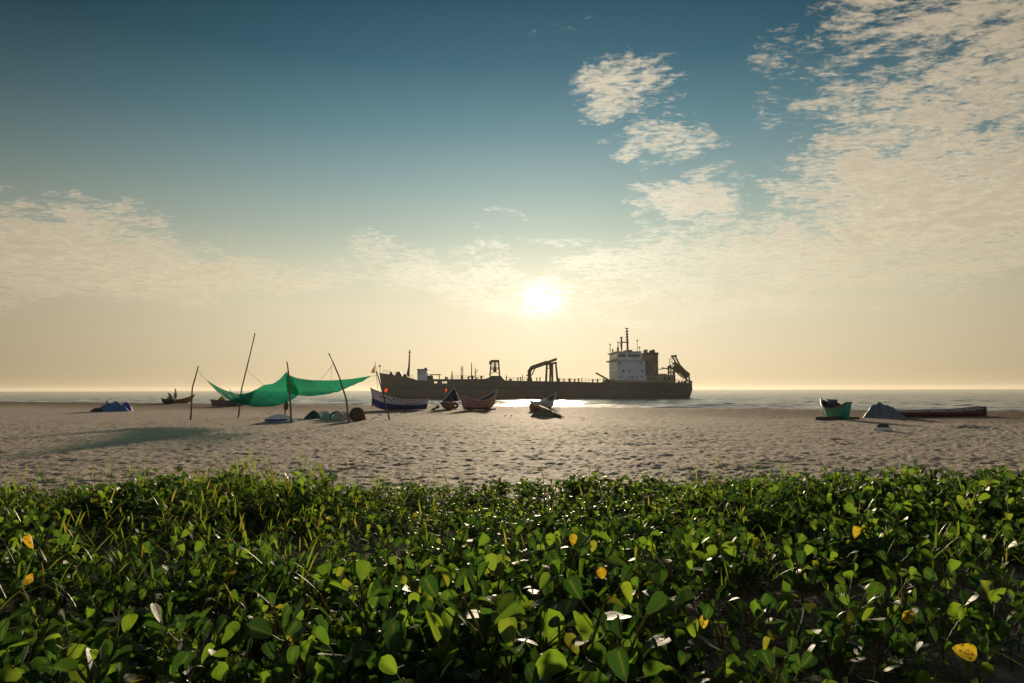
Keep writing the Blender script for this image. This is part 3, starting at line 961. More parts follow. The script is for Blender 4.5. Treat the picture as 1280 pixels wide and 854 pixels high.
sg = spart('stern_gantry', M['ship_ochre'], lambda mb: [mb.beam(SP(a, b, d), SP(c, e, d), w) for d in (-4, 4) for a, b, c, e, w in ((835.8, 478, 836.0, 457.5, .55), (839.4, 478, 838.4, 456, .45), (843.0, 478, 842.2, 464, .8), (835.4, 458.2, 848, 463.6, .6), (824, 461.8, 836, 460.2, .35), (827.5, 459.4, 836, 461.6, .25), (836, 466, 843, 464, .4))])
spart('crosspiece', M['ship_ochre'], lambda mb: [mb.beam(SP(a, b, -4), SP(a, b, 4), .4) for a, b in ((836, 458), (842.2, 464), (839, 470))], sg, split=True)
spart('light_post', M['ship_dark'], lambda mb: (mb.beam(SP(837.4, 458, -4), SP(837.2, 448.2, -4), .14), mb.beam(SP(840.6, 457, -4), SP(840.4, 449, -4), .14), mb.beam(SP(837.2, 448.4, -4), SP(841.6, 448.6, -4), .14), mb.beam(SP(837.2, 452.4, -4), SP(841.4, 452.4, -4), .14)), sg)
ld = spart('dredge_ladder', M['ship_ochre'], lambda mb: mb.beam(SP(841.8, 456.4, -1), SP(858.6, 470.6, -1), 4.0, 2.3))
for o_ in (0, 3.6):
    spart('ladder_arm', M['ship_ochre'], lambda mb: mb.beam(SP(841.0 + o_, 445.6 - o_ * .12, -2 + o_), SP(848.2 + o_ * .9, 459.2, -2 + o_), .5), ld)
spart('ladder_head', M['ship_ochre'], lambda mb: (mb.beam(SP(840.4, 445.6, -2), SP(845.6, 444.8, 1.6), .7), mb.beam(SP(850, 457, -1), SP(861.5, 469.6, -1), 1.2, .6), mb.beam(SP(842, 455, -1), SP(845, 453, -1), .8)), ld)
for (a, b, c, e) in ((858.6, 470, 857.2, 478.6), (861.0, 468.6, 862.4, 478.6), (855.4, 470, 860.8, 477.6), (861.6, 466.8, 858, 473)):
    spart('support_leg', M['ship_ochre'], lambda mb: [mb.beam(SP(a, b, d), SP(c, e, d), .5) for d in (-3, 2)], ld, split=True)
for x in (848.5, 852.5, 856, 864):
    spart('bollard', M['ship_dark'], lambda mb: (mb.tube([SP(x, 478.8, -8), SP(x, 476.4, -8)], .4, 8), mb.tube([SP(x, 476.5, -8), SP(x, 476.1, -8)], .52, 8)))


# ------------------------------------------------------------------ beached boats
def make_boat(name, loc, ang, L, B, D, bow, stern, m_up, m_low, m_in, m_gun, label, cat='boat', group='boats drawn up on the beach',
              split=0.42, sf=0.55, rake=0.45, keel_bow=0.55, tilt=0.0, thwarts=(0.2, 0.42, 0.62), foredeck=None, post=True):
    root = empty(name, loc, ang, label, cat, group)
    root.rotation_euler = (R(tilt), 0, ang)
    N, K = 25, 9

    def sect(t, inset=0.0):
        w = B / 2 * (sf + (1 - sf) * math.sin(min(1, t / 0.5) * math.pi / 2)) if t < 0.5 else B / 2 * max(0.0, 1 - ((t - 0.5) / 0.5) ** 2.3)
        zs = D + stern * max(0, 1 - t / 0.38) ** 2 + bow * max(0, (t - 0.42) / 0.58) ** 2.1
        zk = 0.0 + D * keel_bow * max(0, (t - 0.74) / 0.26) ** 2 + 0.04 * max(0, 1 - t / 0.2)
        pts = []
        for j in range(K):
            s_ = j / (K - 1)
            y = max(0.012, (w - inset)) * (s_ ** 0.55) * (0.86 + 0.14 * s_)
            z = zk + (zs - zk) * (s_ ** 1.15)
            x = (t - 0.5) * L + rake * max(0, (t - 0.62) / 0.38) ** 1.6 * (s_ ** 1.3) - 0.10 * (1 - t) ** 8 * s_
            pts.append(Vector((x, y, max(z, zk + inset))))
        return pts
    ts = [i / (N - 1) for i in range(N)]
    mb = MB()
    rows = []
    for t in ts:
        p = sect(t)
        rows.append([Vector((q.x, -q.y, q.z)) for q in p[::-1]] + p[1:] if False else [Vector((q.x, -q.y, q.z)) for q in p[::-1]] + p)
    nrow = 2 * K
    V = [p for r_ in rows for p in r_]
    Fc, mi = [], []
    for i in range(N - 1):
        for j in range(nrow - 1):
            Fc.append((i * nrow + j, (i + 1) * nrow + j, (i + 1) * nrow + j + 1, i * nrow + j + 1))
            jj = min(j, nrow - 2 - j)
            s_ = 1 - (jj + 0.5) / (K - 1)
            mi.append(0 if s_ > split else 1)
    mb.add(V, Fc, mi, True)
    mb.add(rows[0], [tuple(range(nrow))], 0)
    mb.build('hull', [m_up, m_low], root)
    mb = MB()
    rows = []
    for t in [0.012 + 0.955 * i / 20 for i in range(21)]:
        p = sect(t, 0.045)
        flo = max(0.16, p[0].z + 0.05)
        q = [v for v in p if v.z > flo]
        prof = [Vector((v.x, v.y, max(v.z, flo))) for v in p]
        prof[-1].z -= 0.01
        rows.append([Vector((v.x, -v.y, v.z)) for v in prof[::-1]] + prof)
    mb.grid(rows, 0, True)
    mb.add(rows[0], [tuple(range(len(rows[0])))[::-1]])
    mb.build('inner_lining', m_in, root)
    mb = MB()
    for sgn in (-1, 1):
        mb.tube([Vector((q.x, sgn * q.y, q.z)) for q in [sect(t)[-1] for t in ts]], 0.035, 6)
    a, b = sect(0)[-1], sect(0)[-1]
    mb.tube([Vector((a.x, -a.y, a.z)), Vector((a.x, a.y, a.z))], 0.035, 6)
    mb.build('gunwale', m_gun, root)
    if post:
        p = sect(1.0)
        mb = MB()
        mb.tube([Vector((q.x + 0.015, 0, q.z)) for q in p] + [Vector((p[-1].x + 0.05, 0, p[-1].z + 0.10))], 0.04, 6)
        mb.build('stem_post', m_gun, root)
    for t in thwarts:
        p = sect(t, 0.045)
        q = p[-3]
        mb = MB()
        mb.box((q.x - 0.11, -q.y + 0.0, q.z - 0.03), (q.x + 0.11, q.y - 0.0, q.z + 0.01))
        mb.build('thwart', M['wood_dark'], root)
    if foredeck:
        mb = MB()
        rows = []
        for t in [0.70 + 0.285 * i / 6 for i in range(7)]:
            q = sect(t, 0.03)[-1]
            rows.append([Vector((q.x, -q.y, q.z - 0.02)), Vector((q.x, 0, q.z + 0.03)), Vector((q.x, q.y, q.z - 0.02))])
        mb.grid(rows)
        mb.build('foredeck', foredeck, root)
    root['_dummy'] = 0
    del root['_dummy']
    return root, sect


def ground(px, py):
    p = G(px, py)
    return Vector((p.x, p.y, ground_z(p.x, p.y)))


# white boat with a blue bottom, bow up on the left
loc = ground(501, 512.6)
b1, sec1 = make_boat('fishing_boat', loc, R(206), 4.30, 1.55, 0.94, 0.80, 0.02, M['boat_white'], M['boat_blue'], M['boat_grey'], M['trim_dark'],
                     'white fishing boat with a blue bottom and flags at its high bow', split=0.52, rake=0.30, keel_bow=0.35)


def hull_mark(sec, t0, t1, s0, s1, side, mat, parent, name='lettering', n=2, off=0.012):
    rows = []
    for i in range(n + 1):
        p = sec(t0 + (t1 - t0) * i / n)
        r_ = []
        for s_ in (s0, (s0 + s1) / 2, s1):
            k = s_ * (len(p) - 1)
            a, b = int(k), min(int(k) + 1, len(p) - 1)
            q = p[a].lerp(p[b], k - a)
            r_.append(Vector((q.x, side * (q.y + off), q.z)))
        rows.append(r_)
    mb = MB()
    mb.grid(rows)
    return mb.build(name, mat, parent)


for k in range(9):
    hull_mark(sec1, 0.06 + k * 0.042, 0.06 + k * 0.042 + (0.034 if k % 3 else 0.026), 0.60, 0.65, 1, M['print_dark'], b1)
    if k != 4:
        hull_mark(sec1, 0.05 + k * 0.042, 0.05 + k * 0.042 + 0.036, 0.84, 0.88, 1, M['print_red'] if k < 6 else M['print_dark'], b1)
for (t, w, s_, c) in ((0.86, .035, .72, 'print_red'), (0.80, .03, .74, 'print_red'), (0.75, .022, .72, 'print_red'), (0.66, .03, .80, 'print_dark'), (0.60, .02, .80, 'print_dark'), (0.52, .02, .78, 'print_dark'), (0.70, .015, .62, 'print_dark')):
    hull_mark(sec1, t, t + w, s_, s_ + 0.09, 1, M[c], b1)


def flag_staff(parent_loc, tip, flag_pts, mat, parent):
    """staff and hanging flag as children, given in world space"""
    inv = (Matrix.Translation(parent.location) @ parent.rotation_euler.to_matrix().to_4x4()).inverted()
    mb = MB()
    mb.tube([inv @ Vector(parent_loc), inv @ Vector(tip)], 0.018, 5)
    fs = mb.build('flagstaff', M['wood_dark'], parent)
    n = 6
    a, b, c, d = [inv @ Vector(p) for p in flag_pts]
    rows = []
    for i in range(n + 1):
        t = i / n
        l, r_ = a.lerp(d, t), b.lerp(c, t)
        rows.append([l.lerp(r_, k / 4) + Vector((0.03, 0.04, 0)) * math.sin(3 * t + k * 1.5) for k in range(5)])
    mb = MB()
    mb.grid(rows)
    mb.build('flag', mat, fs)


Yb = loc.y - 0.8
flag_staff(P(472.6, 489, Yb), P(468.9, 452, Yb), [P(468.9, 456, Yb), P(466.6, 459.5, Yb), P(463.8, 466, Yb), P(469.0, 466.5, Yb)], M['flag_brown'], b1)
flag_staff(P(480.6, 494, Yb), P(480.9, 485.4, Yb), [P(480.9, 486, Yb), P(485.4, 486.2, Yb), P(483.0, 490.6, Yb), P(480.8, 490, Yb)], M['flag_red'], b1)
mb = MB()
mb.beam(P(466.2, 496.5, Yb + 1.4), P(465.6, 507.6, Yb + 1.4), 0.16, 0.06)
mb.beam(P(466.6, 498, Yb + 1.4), P(468.6, 497.5, Yb + 1.4), 0.05)
tag(mb.build('steering_oar', M['wood_dark']), 'dark upright rudder board standing against the white boat bow', 'rudder')


def heap(name, c, rx, ry, h, mat, label, cat, group=None, seed=1, rot=0.0, power=2.0, wr=0.18, peak=(0, 0), parent=None, z0=None):
    """crumpled cloth or net heap"""
    rng = np.random.default_rng(seed)
    nr, na = 14, 44
    rr = np.linspace(0, 1, nr)[:, None]
    aa = np.linspace(0, 2 * np.pi, na + 1)[None, :]
    out_ = 1 + 0.26 * (vnoise(2.2 * np.cos(aa) + 5, 2.2 * np.sin(aa) + seed, seed) - 0.5) * 2
    x = rr * np.cos(aa) * out_
    y = rr * np.sin(aa) * out_
    z = (1 - rr ** power) * (1 + 0 * aa)
    z = z * (1 + wr * 2 * (fbm(x * 1.6 + seed, y * 1.6, seed, 3) - 0.5)) + wr * 0.4 * (fbm(x * 4 + seed, y * 4, seed + 7, 2) - 0.5) * (1 - rr ** 4)
    rid = np.abs(fbm(x * 2.1 + 3 * seed, y * 2.1 + 1.5, seed + 3, 3) - 0.5) * 2
    z = z * (1.03 - 0.45 * wr * (1 - np.clip(rid * 2.6, 0, 1)))
    x = x + peak[0] * (1 - rr)
    y = y + peak[1] * (1 - rr)
    co, si = math.cos(rot), math.sin(rot)
    V = [((x[i, j] * rx) * co - y[i, j] * ry * si, (x[i, j] * rx) * si + y[i, j] * ry * co, max(0.0, z[i, j]) * h - 0.02) for i in range(nr) for j in range(na + 1)]
    me = np_mesh(name, V, grid_faces(nr, na + 1), [mat])
    o = link_mesh(name, me, parent)
    o.location = c if z0 is None else (c[0], c[1], z0)
    return tag(o, label, cat, group)


# dark boat seen from its stern, bow towards the sea
loc = ground(559.5, 512.2)
loc = Vector((loc.x, loc.y + 2.0, loc.z))
b2, s2 = make_boat('fishing_boat', loc, R(86), 4.2, 1.36, 0.60, 1.20, 0.02, M['boat_brown'], M['boat_brown'], M['boat_navy'], M['trim_pale'],
                   'dark boat seen from its brown stern with the bow towards the sea', sf=0.72, rake=0.35, foredeck=M['boat_navy'])
h2 = heap('net_heap', loc + Vector((0, 0.1, 0.42)), 0.52, 1.35, 0.62, M['net_black'], 'black green net heaped inside the boat seen from its brown stern', 'net', 'nets on the beach', 5)
Yb = loc.y + 0.8
flag_staff(P(556.2, 497, Yb), P(556.8, 485.2, Yb), [P(556.8, 485.6, Yb), P(559.0, 486.2, Yb), P(558.4, 490.2, Yb), P(556.6, 490, Yb)], M['flag_red'], b2)
c = ground(568.2, 511.5)
mb = MB()
rows = []
for i in range(17):
    a = 2 * math.pi * i / 16
    rows.append([Vector((math.cos(a) * (0.28 + 0.10 * math.cos(b_)), 0.10 * math.sin(b_), 0.34 + math.sin(a) * (0.22 + 0.09 * math.cos(b_)))) for b_ in [2 * math.pi * k / 8 for k in range(9)]])
mb.grid(rows)
o = mb.build('old_tyre', M['rubber']); o.location = c; o.rotation_euler = (R(-35), 0, R(12))
tag(o, 'black old tyre leaning at the right of the brown boat stern', 'tyre')
mb = MB()
for (a, b) in (((539.5, 513.2), (549, 508.2)), ((541, 512.0), (548.5, 509.8)), ((542, 514), (547, 507))):
    ga_, gb_ = ground(a[0], a[1]), P(b[0], b[1], ground(a[0], a[1]).y + 0.8)
    mb.tube([ga_ + Vector((0, 0, 0.06)), gb_], 0.06, 6)
tag(mb.build('driftwood', M['wood_dark']), 'dark driftwood branches lying left of the brown boat stern', 'driftwood')

# tan boat, stern on the left, bow up on the right
loc = ground(598.5, 513.0)
loc = Vector((loc.x, loc.y + 1.0, loc.z))
b3, s3 = make_boat('fishing_boat', loc, R(50), 3.6, 1.20, 0.74, 0.80, 0.34, M['boat_tan'], M['boat_brown'], M['boat_mauve'], M['trim_pale'],
                   'tan boat with pale gunwale and raised bow right of the dark stern-on boat', split=0.25, sf=0.45, rake=0.35, foredeck=M['boat_navy'])
for s_ in (0.62, 0.40):
    hull_mark(s3, 0.12, 0.93, s_, s_ + 0.05, -1, M['trim_pale'], b3, 'painted_stripe', 14)
mb = MB()
a = ground(611, 512.4)
mb.beam(a + Vector((-0.4, 0, 0.05)), a + Vector((0.55, 0.4, 0.07)), 0.16, 0.1)
tag(mb.build('plank', M['wood_dark']), 'dark plank under the raised bow of the tan boat', 'plank')

# small white boat with dark bow, brown stern, and the heap with a log before it
loc = ground(680, 512.0)
loc = Vector((loc.x, loc.y + 0.9, loc.z))
b4, s4 = make_boat('fishing_boat', loc, R(52), 2.9, 1.05, 0.52, 0.78, 0.14, M['boat_white'], M['boat_brown'], M['boat_navy'], M['trim_pale'],
                   'small boat with purple dark bow and brown stern behind an olive heap', split=0.3, sf=0.5, rake=0.40, foredeck=M['boat_navy'])
pb = (b4.rotation_euler.to_matrix() @ Vector((0.15, 0, 0))) + loc
heap('white_sheet', pb + Vector((0, 0, 0.50)), 0.85, 0.42, 0.36, M['cloth_white'], 'white sheet bundled inside the small boat with purple bow', 'sheet', None, 8, R(52))
c = ground(664.5, 514.8)
mb = MB()
rows = []
for i in range(7):
    t = i / 6
    rows.append([Vector(((t - 0.5) * 1.15, 0.30 * math.sin(a) * (1 - 0.25 * t), 0.30 - 0.30 * math.cos(a) + 0.22 * (1 - t) ** 2 * (1 - math.cos(a)) / 2)) for a in [(-0.5 + k / 8) * math.pi * 1.15 + 0.0 for k in range(9)]])
o = heap('net_heap', ground(680.5, 521.5) + Vector((0, 0.5, 0)), 0.78, 0.55, 0.48, M['net_olive'], 'olive net heap in front of the small purple-bowed boat', 'net', 'nets on the beach', 14)
mb = MB()
pa, pb_ = P(674.5, 507.6, 47.5), ground(700.5, 522.6)
mb.tube([pa, pa.lerp(pb_, 0.35), pa.lerp(pb_, 0.75), pb_ + Vector((0, 0, 0.06))], [0.07, 0.12, 0.15, 0.09], 8)
mb.tube([pb_ + Vector((-0.1, 0, 0.10)), pb_ + Vector((0.22, -0.05, 0.03))], 0.03, 6)
tag(mb.build('log', M['wood_dark']), 'dark log sloping down across the olive net heap', 'log')
mb = MB()
a = ground(693.5, 512.6)
mb.beam(a + Vector((-.5, 0, .10)), a + Vector((.45, .05, .12)), .12, .05)
tag(mb.build('plank', M['wood_dark']), 'dark plank lying right of the small purple-bowed boat', 'plank')
mb = MB()
c = ground(668.2, 514.6)
rows = []
for i in range(9):
    t = i / 8
    w = 0.38 * (1 - 0.35 * t)
    zt = 0.58 - 0.22 * math.sin(t * math.pi) - 0.05 * t
    rows.append([Vector((t * 0.9 - 0.3, -w, zt)), Vector((t * 0.9 - 0.28, -w * .95, 0.25)), Vector((t * .9 - .25, -w * .6, 0)), Vector((t * .9 - .25, w * .6, 0)), Vector((t * .9 - .28, w * .95, .25)), Vector((t * .9 - .3, w, zt))])
mb.grid(rows)
mb.add(rows[0], [(0, 1, 2, 3, 4, 5)])
mb.add(rows[-1], [(5, 4, 3, 2, 1, 0)])
o = mb.build('dugout', M['boat_orange']); o.location = c; o.rotation_euler = (0, 0, R(18))
tag(o, 'short orange brown dugout with upturned end beside the olive heap', 'boat', 'boats drawn up on the beach')

# far left boat with two people, dark green boat in front
loc = ground(224, 504.4)
b5, s5 = make_boat('fishing_boat', loc, R(24), 2.75, 1.1, 0.50, 0.62, 0.10, M['boat_orange'], M['boat_brown'], M['boat_navy'], M['trim_dark'],
                   'orange boat with pointed bow carrying two people at the waterline', rake=0.35, split=0.25)
B5 = loc
loc = ground(209.5, 505.6)
b5b, _ = make_boat('rowing_boat', loc, R(152), 1.9, 0.9, 0.42, 0.26, 0.05, M['boat_darkgreen'], M['boat_darkgreen'], M['boat_darkgreen'], M['trim_dark'],
                   'small dark green boat in front of the boat with two people', rake=0.2, thwarts=(0.4,))
heap('net_heap', loc + Vector((0.15, 0, 0.3)), 0.6, 0.4, 0.25, M['net_darkgreen'], 'dark green net heaped in the small dark green boat', 'net', 'nets on the beach', 19)

# mauve boat with yellow nets behind the green shelter
loc = ground(284, 508.2)
b6, s6 = make_boat('fishing_boat', Vector((loc.x, loc.y + 1.0, loc.z)), R(36), 3.7, 1.25, 0.55, 1.05, 0.12, M['boat_mauve'], M['boat_mauve'], M['boat_brown'], M['trim_dark'],
                   'mauve boat with high dark bow partly hidden behind the green shelter', rake=0.45, foredeck=M['boat_navy'])
heap('yellow_net', P(277, 503.8, loc.y + 0.6), 0.55, 0.45, 0.62, M['yellow_heap'], 'yellow net heap in the mauve boat behind the shelter', 'net', 'nets on the beach', 23)
mb = MB()
mb.tube([P(291, 496, loc.y + 1), P(287.2, 486.5, loc.y + 1)], 0.03, 5)
tag(mb.build('stick', M['wood_dark']), 'thin stick poking up from the mauve boat', 'stick')

# green boat on the right
loc = ground(1057.5, 525.0)
loc = Vector((loc.x, loc.y + 1.1, loc.z))
b7, s7 = make_boat('fishing_boat', loc, R(97), 2.15, 1.06, 0.58, 0.44, 0.32, M['boat_green'], M['boat_green'], M['boat_navy'], M['boat_red_trim'],
                   'green boat with dark navy inside standing alone on the right sand', sf=0.30, rake=0.25, keel_bow=0.3)
pc = P(1040.5, 505.5, loc.y + 0.7)
mb = MB()
mb.box((-.20, -.16, 0), (.20, .16, .22)); mb.box((-.23, -.19, .22), (.23, .19, .27))
o = mb.build('cool_box', M['tarp_grey'], None, 0.02); o.location = pc; o.rotation_euler = (R(4), 0, R(20))
tag(o, 'grey blue box in the bow of the green boat', 'box')
heap('tarpaulin', P(1043, 509.5, loc.y + 0.4), 0.34, 0.5, 0.34, M['net_black'], 'black cloth heaped in the bow of the green boat', 'cloth', None, 27)
mb = MB()
mb.tube([ground(1021.5, 525.6) + Vector((0, 0, .05)), ground(1036, 525.0) + Vector((0, 0, .07)), ground(1074, 523.7) + Vector((0, 0, .04))], [0.11, 0.10, 0.05], 8)
tag(mb.build('log', M['wood_dark']), 'straight dark log lying under the green boat', 'log')

# long dark red canoe with a tarpaulin over its left end
a, b = ground(1098, 521.5), ground(1229, 520.4)
mb = MB()
rows = []
L = (b - a).length
n = 20
for i in range(n + 1):
    t = i / n
    w = 0.36 * min(1, 0.45 + 4 * min(t, 1 - t)) ** 0.7
    zt = 0.35 + 0.20 * max(0, (t - 0.55) / 0.45) ** 2
    x = (t - 0.5) * L
    rows.append([Vector((x, -w * .9, zt * .86)), Vector((x, -w, zt * .5)), Vector((x, -w * .65, 0.0)), Vector((x, w * .65, 0)), Vector((x, w, zt * .6)), Vector((x, w * .9, zt + .04))])
mb.grid(rows)
mb.add(rows[0], [(0, 1, 2, 3, 4, 5)]); mb.add(rows[-1], [(5, 4, 3, 2, 1, 0)])
can = empty('canoe', ((a.x + b.x) / 2, (a.y + b.y) / 2 + .1, ground_z((a.x + b.x) / 2, (a.y + b.y) / 2)), math.atan2(b.y - a.y, b.x - a.x), 'long low dark red canoe with a grey deck, its left end under tarpaulin', 'canoe', 'boats drawn up on the beach')
mb.build('hull', M['boat_red'], can)
mb = MB()
mb.grid([[r_[0] + Vector((0, .035, -.02)), (r_[0] + r_[5]) / 2 + Vector((0, 0, .05)), r_[5] + Vector((0, -.035, -.02))] for r_ in rows])
mb.build('deck', M['boat_grey'], can)
mb = MB()
for k in (0, 5):
    mb.tube([r_[k] for r_ in rows], 0.03, 6)
mb.build('gunwale', M['boat_grey'], can)
mb = MB()
e = rows[-1]
mb.box((e[0].x - .05, -.30, .02), (e[0].x + .07, .30, .58))
mb.build('end_board', M['boat_darkgreen'], can, 0.02)
for t in (9, 13, 16):
    mb = MB()
    mb.box((rows[t][0].x - .05, -.36, rows[t][0].z + .03), (rows[t][0].x + .05, .36, rows[t][0].z + .075))
    mb.build('cross_bar', M['wood_dark'], can)
c = ground(1112, 522.8)
heap('tarpaulin', c + Vector((0, .55, 0)), 0.98, 0.75, 0.84, M['tarp_grey'], 'grey blue tarpaulin draped over the left end of the red canoe', 'tarpaulin', None, 33, 0, 1.8, 0.36, (-0.18, 0))
heap('net_heap', ground(1093.5, 521.8) + Vector((0, .2, 0)), 0.32, 0.3, 0.32, M['orange_cloth'], 'orange rope heap poking from the grey tarpaulin', 'rope', 'nets on the beach', 35)
# small float box on the sand
c = ground(1103.5, 538.6)
ft = empty('float_box', c, R(6), 'small white foam float with dark green top alone on the right sand', 'float')
mb = MB()
mb.add([(-.33, -.2, 0), (.33, -.2, 0), (.33, .2, 0), (-.33, .2, 0), (-.24, -.14, .12), (.25, -.14, .12), (.25, .14, .12), (-.24, .14, .12)], [(0, 3, 2, 1), (4, 5, 6, 7), (0, 1, 5, 4), (1, 2, 6, 5), (2, 3, 7, 6), (3, 0, 4, 7)])
mb.build('foam_base', M['float_white'], ft, 0.02)
mb = MB()
mb.add([(-.22, -.135, .125), (.22, -.135, .125), (.22, .13, .125), (-.22, .13, .125), (-.10, -.07, .27), (.16, -.07, .26), (.16, .08, .26), (-.10, .08, .27)], [(0, 3, 2, 1), (4, 5, 6, 7), (0, 1, 5, 4), (1, 2, 6, 5), (2, 3, 7, 6), (3, 0, 4, 7)])
mb.build('top', M['boat_darkgreen'], ft, 0.02)

# blue tarpaulin heap on the far left
c = ground(134, 514.6)
heap('tarpaulin', c + Vector((0, .6, 0)), 1.10, 0.8, 0.66, M['tarp_blue'], 'blue tarpaulin heap lying alone on the far left sand', 'tarpaulin', None, 43, 0, 2.3, 0.42, (0.1, 0))
heap('plastic_drum_cover', ground(153.5, 513.6) + Vector((0, .4, 0)), 0.46, 0.45, 0.62, M['tarp_bright_blue'], 'bright blue plastic cover at the right end of the blue tarpaulin', 'cover', None, 45, 0, 2.4, 0.12)
heap('net_heap', ground(120, 514.8) + Vector((0, .2, 0)), 0.55, 0.4, 0.30, M['net_black'], 'black net at the left end of the blue tarpaulin', 'net', 'nets on the beach', 47)
mb = MB()
c = P(141.5, 506.2, ground(134, 514.6).y + .6)
mb.tube([c + Vector((-.35, 0, .05)), c + Vector((-.2, 0, .02))], .08, 8)
mb.box((c.x - .1, c.y - .1, c.z - .1), (c.x + .3, c.y + .1, c.z + .05))
tag(mb.build('foam_block', M['float_white'], None, .02), 'white foam block on top of the blue tarpaulin', 'float')
for (px, py, r_, lb) in ((114.5, 502.4, .14, 'tiny dark stump at the waterline left of the blue tarpaulin top'), (133.5, 502.9, .22, 'wider dark stump at the waterline behind the blue tarpaulin')):
    c = ground(px, py)
    mb = MB()
    mb.tube([c + Vector((0, 0, -.1)), c + Vector((.02, 0, r_)), c + Vector((.08, 0, r_ * 2.0))], [r_, r_ * .8, r_ * .35], 7)
    mb.tube([c + Vector((-r_, 0, -.05)), c + Vector((-r_ * .6, 0, r_ * .7))], [r_ * .6, r_ * .3], 6)
    tag(mb.build('driftwood_stump', M['wood_dark']), lb, 'stump', 'stumps at the waterline')


# ------------------------------------------------------------------ the two people
def skin_mesh(name, verts, edges, radii, mat, parent=None, root=0, sub=2):
    me = bpy.data.meshes.new(name)
    me.from_pydata([tuple(v) for v in verts], edges, [])
    o = bpy.data.objects.new(name, me)
    COL.objects.link(o)
    o.modifiers.new('skin', 'SKIN')
    sv = me.skin_vertices[0].data
    for i, r_ in enumerate(radii):
        sv[i].radius = (r_, r_)
        sv[i].use_root = (i == root)
    md = o.modifiers.new('sub', 'SUBSURF')
    md.levels = sub
    md.render_levels = sub
    dg = bpy.context.evaluated_depsgraph_get()
    m2 = bpy.data.meshes.new_from_object(o.evaluated_get(dg))
    bpy.data.objects.remove(o)
    m2.materials.clear()
    m2.materials.append(mat)
    m2.polygons.foreach_set('use_smooth', [True] * len(m2.polygons))
    o = link_mesh(name, m2, parent)
    return o


def person(loc, rz, J, label, shirt, lower):
    """J: joint positions (pelvis, chest, neck, head, l/r shoulder, elbow, wrist, hip, knee, ankle, toe)"""
    root = empty('person', loc, rz, label, 'person', 'people in the far left boat')
    V, Ed, Ra = [], [], []

    def add(p, r_, frm=None):
        V.append(Vector(p)); Ra.append(r_)
        if frm is not None: Ed.append((frm, len(V) - 1))
        return len(V) - 1
    pe = add(J['pelvis'], .13)
    wa = add(Vector(J['pelvis']).lerp(Vector(J['chest']), .5), .115, pe)
    ch = add(J['chest'], .135, wa)
    ne = add(J['neck'], .055, ch)
    hd = Vector(J['head'])
    up = (hd - Vector(J['neck'])).normalized()
    h1 = add(Vector(J['neck']).lerp(hd, .6), .075, ne)
    h2_ = add(hd + up * .03, .095, h1)
    h3 = add(hd + up * .10, .07, h2_)
    fwd = Vector(J['face']).normalized()
    add(hd + fwd * .10 - up * .02, .014, h2_)          # nose
    for sd in ('l', 'r'):
        s1 = add(J[sd + 'sh'], .062, ch)
        e1 = add(J[sd + 'el'], .043, s1)
        w1_ = add(J[sd + 'wr'], .029, e1)
        fa = (Vector(J[sd + 'wr']) - Vector(J[sd + 'el'])).normalized()
        sidev = fa.cross(fwd).normalized() if fa.cross(fwd).length > .1 else Vector((0, 1, 0))
        pa_ = add(Vector(J[sd + 'wr']) + fa * .06, .036, w1_)
        for k, ln in enumerate((.06, .075, .08, .07)):
            b0 = add(Vector(J[sd + 'wr']) + fa * .10 + sidev * (.026 * (k - 1.5)), .010, pa_)
            b1_ = add(V[b0] + fa * ln * .5 + fwd * .008, .009, b0)
            add(V[b1_] + fa * ln * .4 + fwd * .022, .008, b1_)
        tb = add(Vector(J[sd + 'wr']) + fa * .05 + sidev * .045, .011, pa_)
        add(V[tb] + fa * .045 + sidev * .02, .009, tb)
        hp = add(J[sd + 'hip'], .088, pe)
        kn = add(J[sd + 'kn'], .056, hp)
        an = add(J[sd + 'an'], .037, kn)
        add(J[sd + 'to'], .032, an)
    skin_mesh('body', V, Ed, Ra, M['skin'], root)
    # hair cap
    mb = MB()
    rows = []
    for i in range(6):
        ph = math.pi * 0.5 * i / 5 * 1.1
        rows.append([hd + up * .055 + (up * math.cos(ph) * .135 + (Vector((1, 0, 0)) * math.cos(a) + Vector((0, 1, 0)) * math.sin(a)) * math.sin(ph) * .105) - fwd * .015 for a in [2 * math.pi * k / 12 for k in range(13)]])
    mb.grid(rows)
    mb.build('hair', M['hair'], root)
    if shirt:
        V2 = [Vector(J['pelvis']), Vector(J['pelvis']).lerp(Vector(J['chest']), .5), Vector(J['chest']), Vector(J['lsh']), Vector(J['rsh']), Vector(J['lsh']).lerp(Vector(J['lel']), .6), Vector(J['rsh']).lerp(Vector(J['rel']), .6)]
        skin_mesh('shirt', V2, [(0, 1), (1, 2), (2, 3), (2, 4), (3, 5), (4, 6)], [.155, .145, .165, .085, .085, .06, .06], shirt, root)
    V3 = [Vector(J['pelvis'])] + [Vector(J[k]) for k in ('lhip', 'rhip')] + [Vector(J['lhip']).lerp(Vector(J['lkn']), .9), Vector(J['rhip']).lerp(Vector(J['rkn']), .9)]
    skin_mesh('wrapped_cloth', V3, [(0, 1), (0, 2), (1, 3), (2, 4)], [.16, .12, .12, .10, .10], lower, root)
    return root


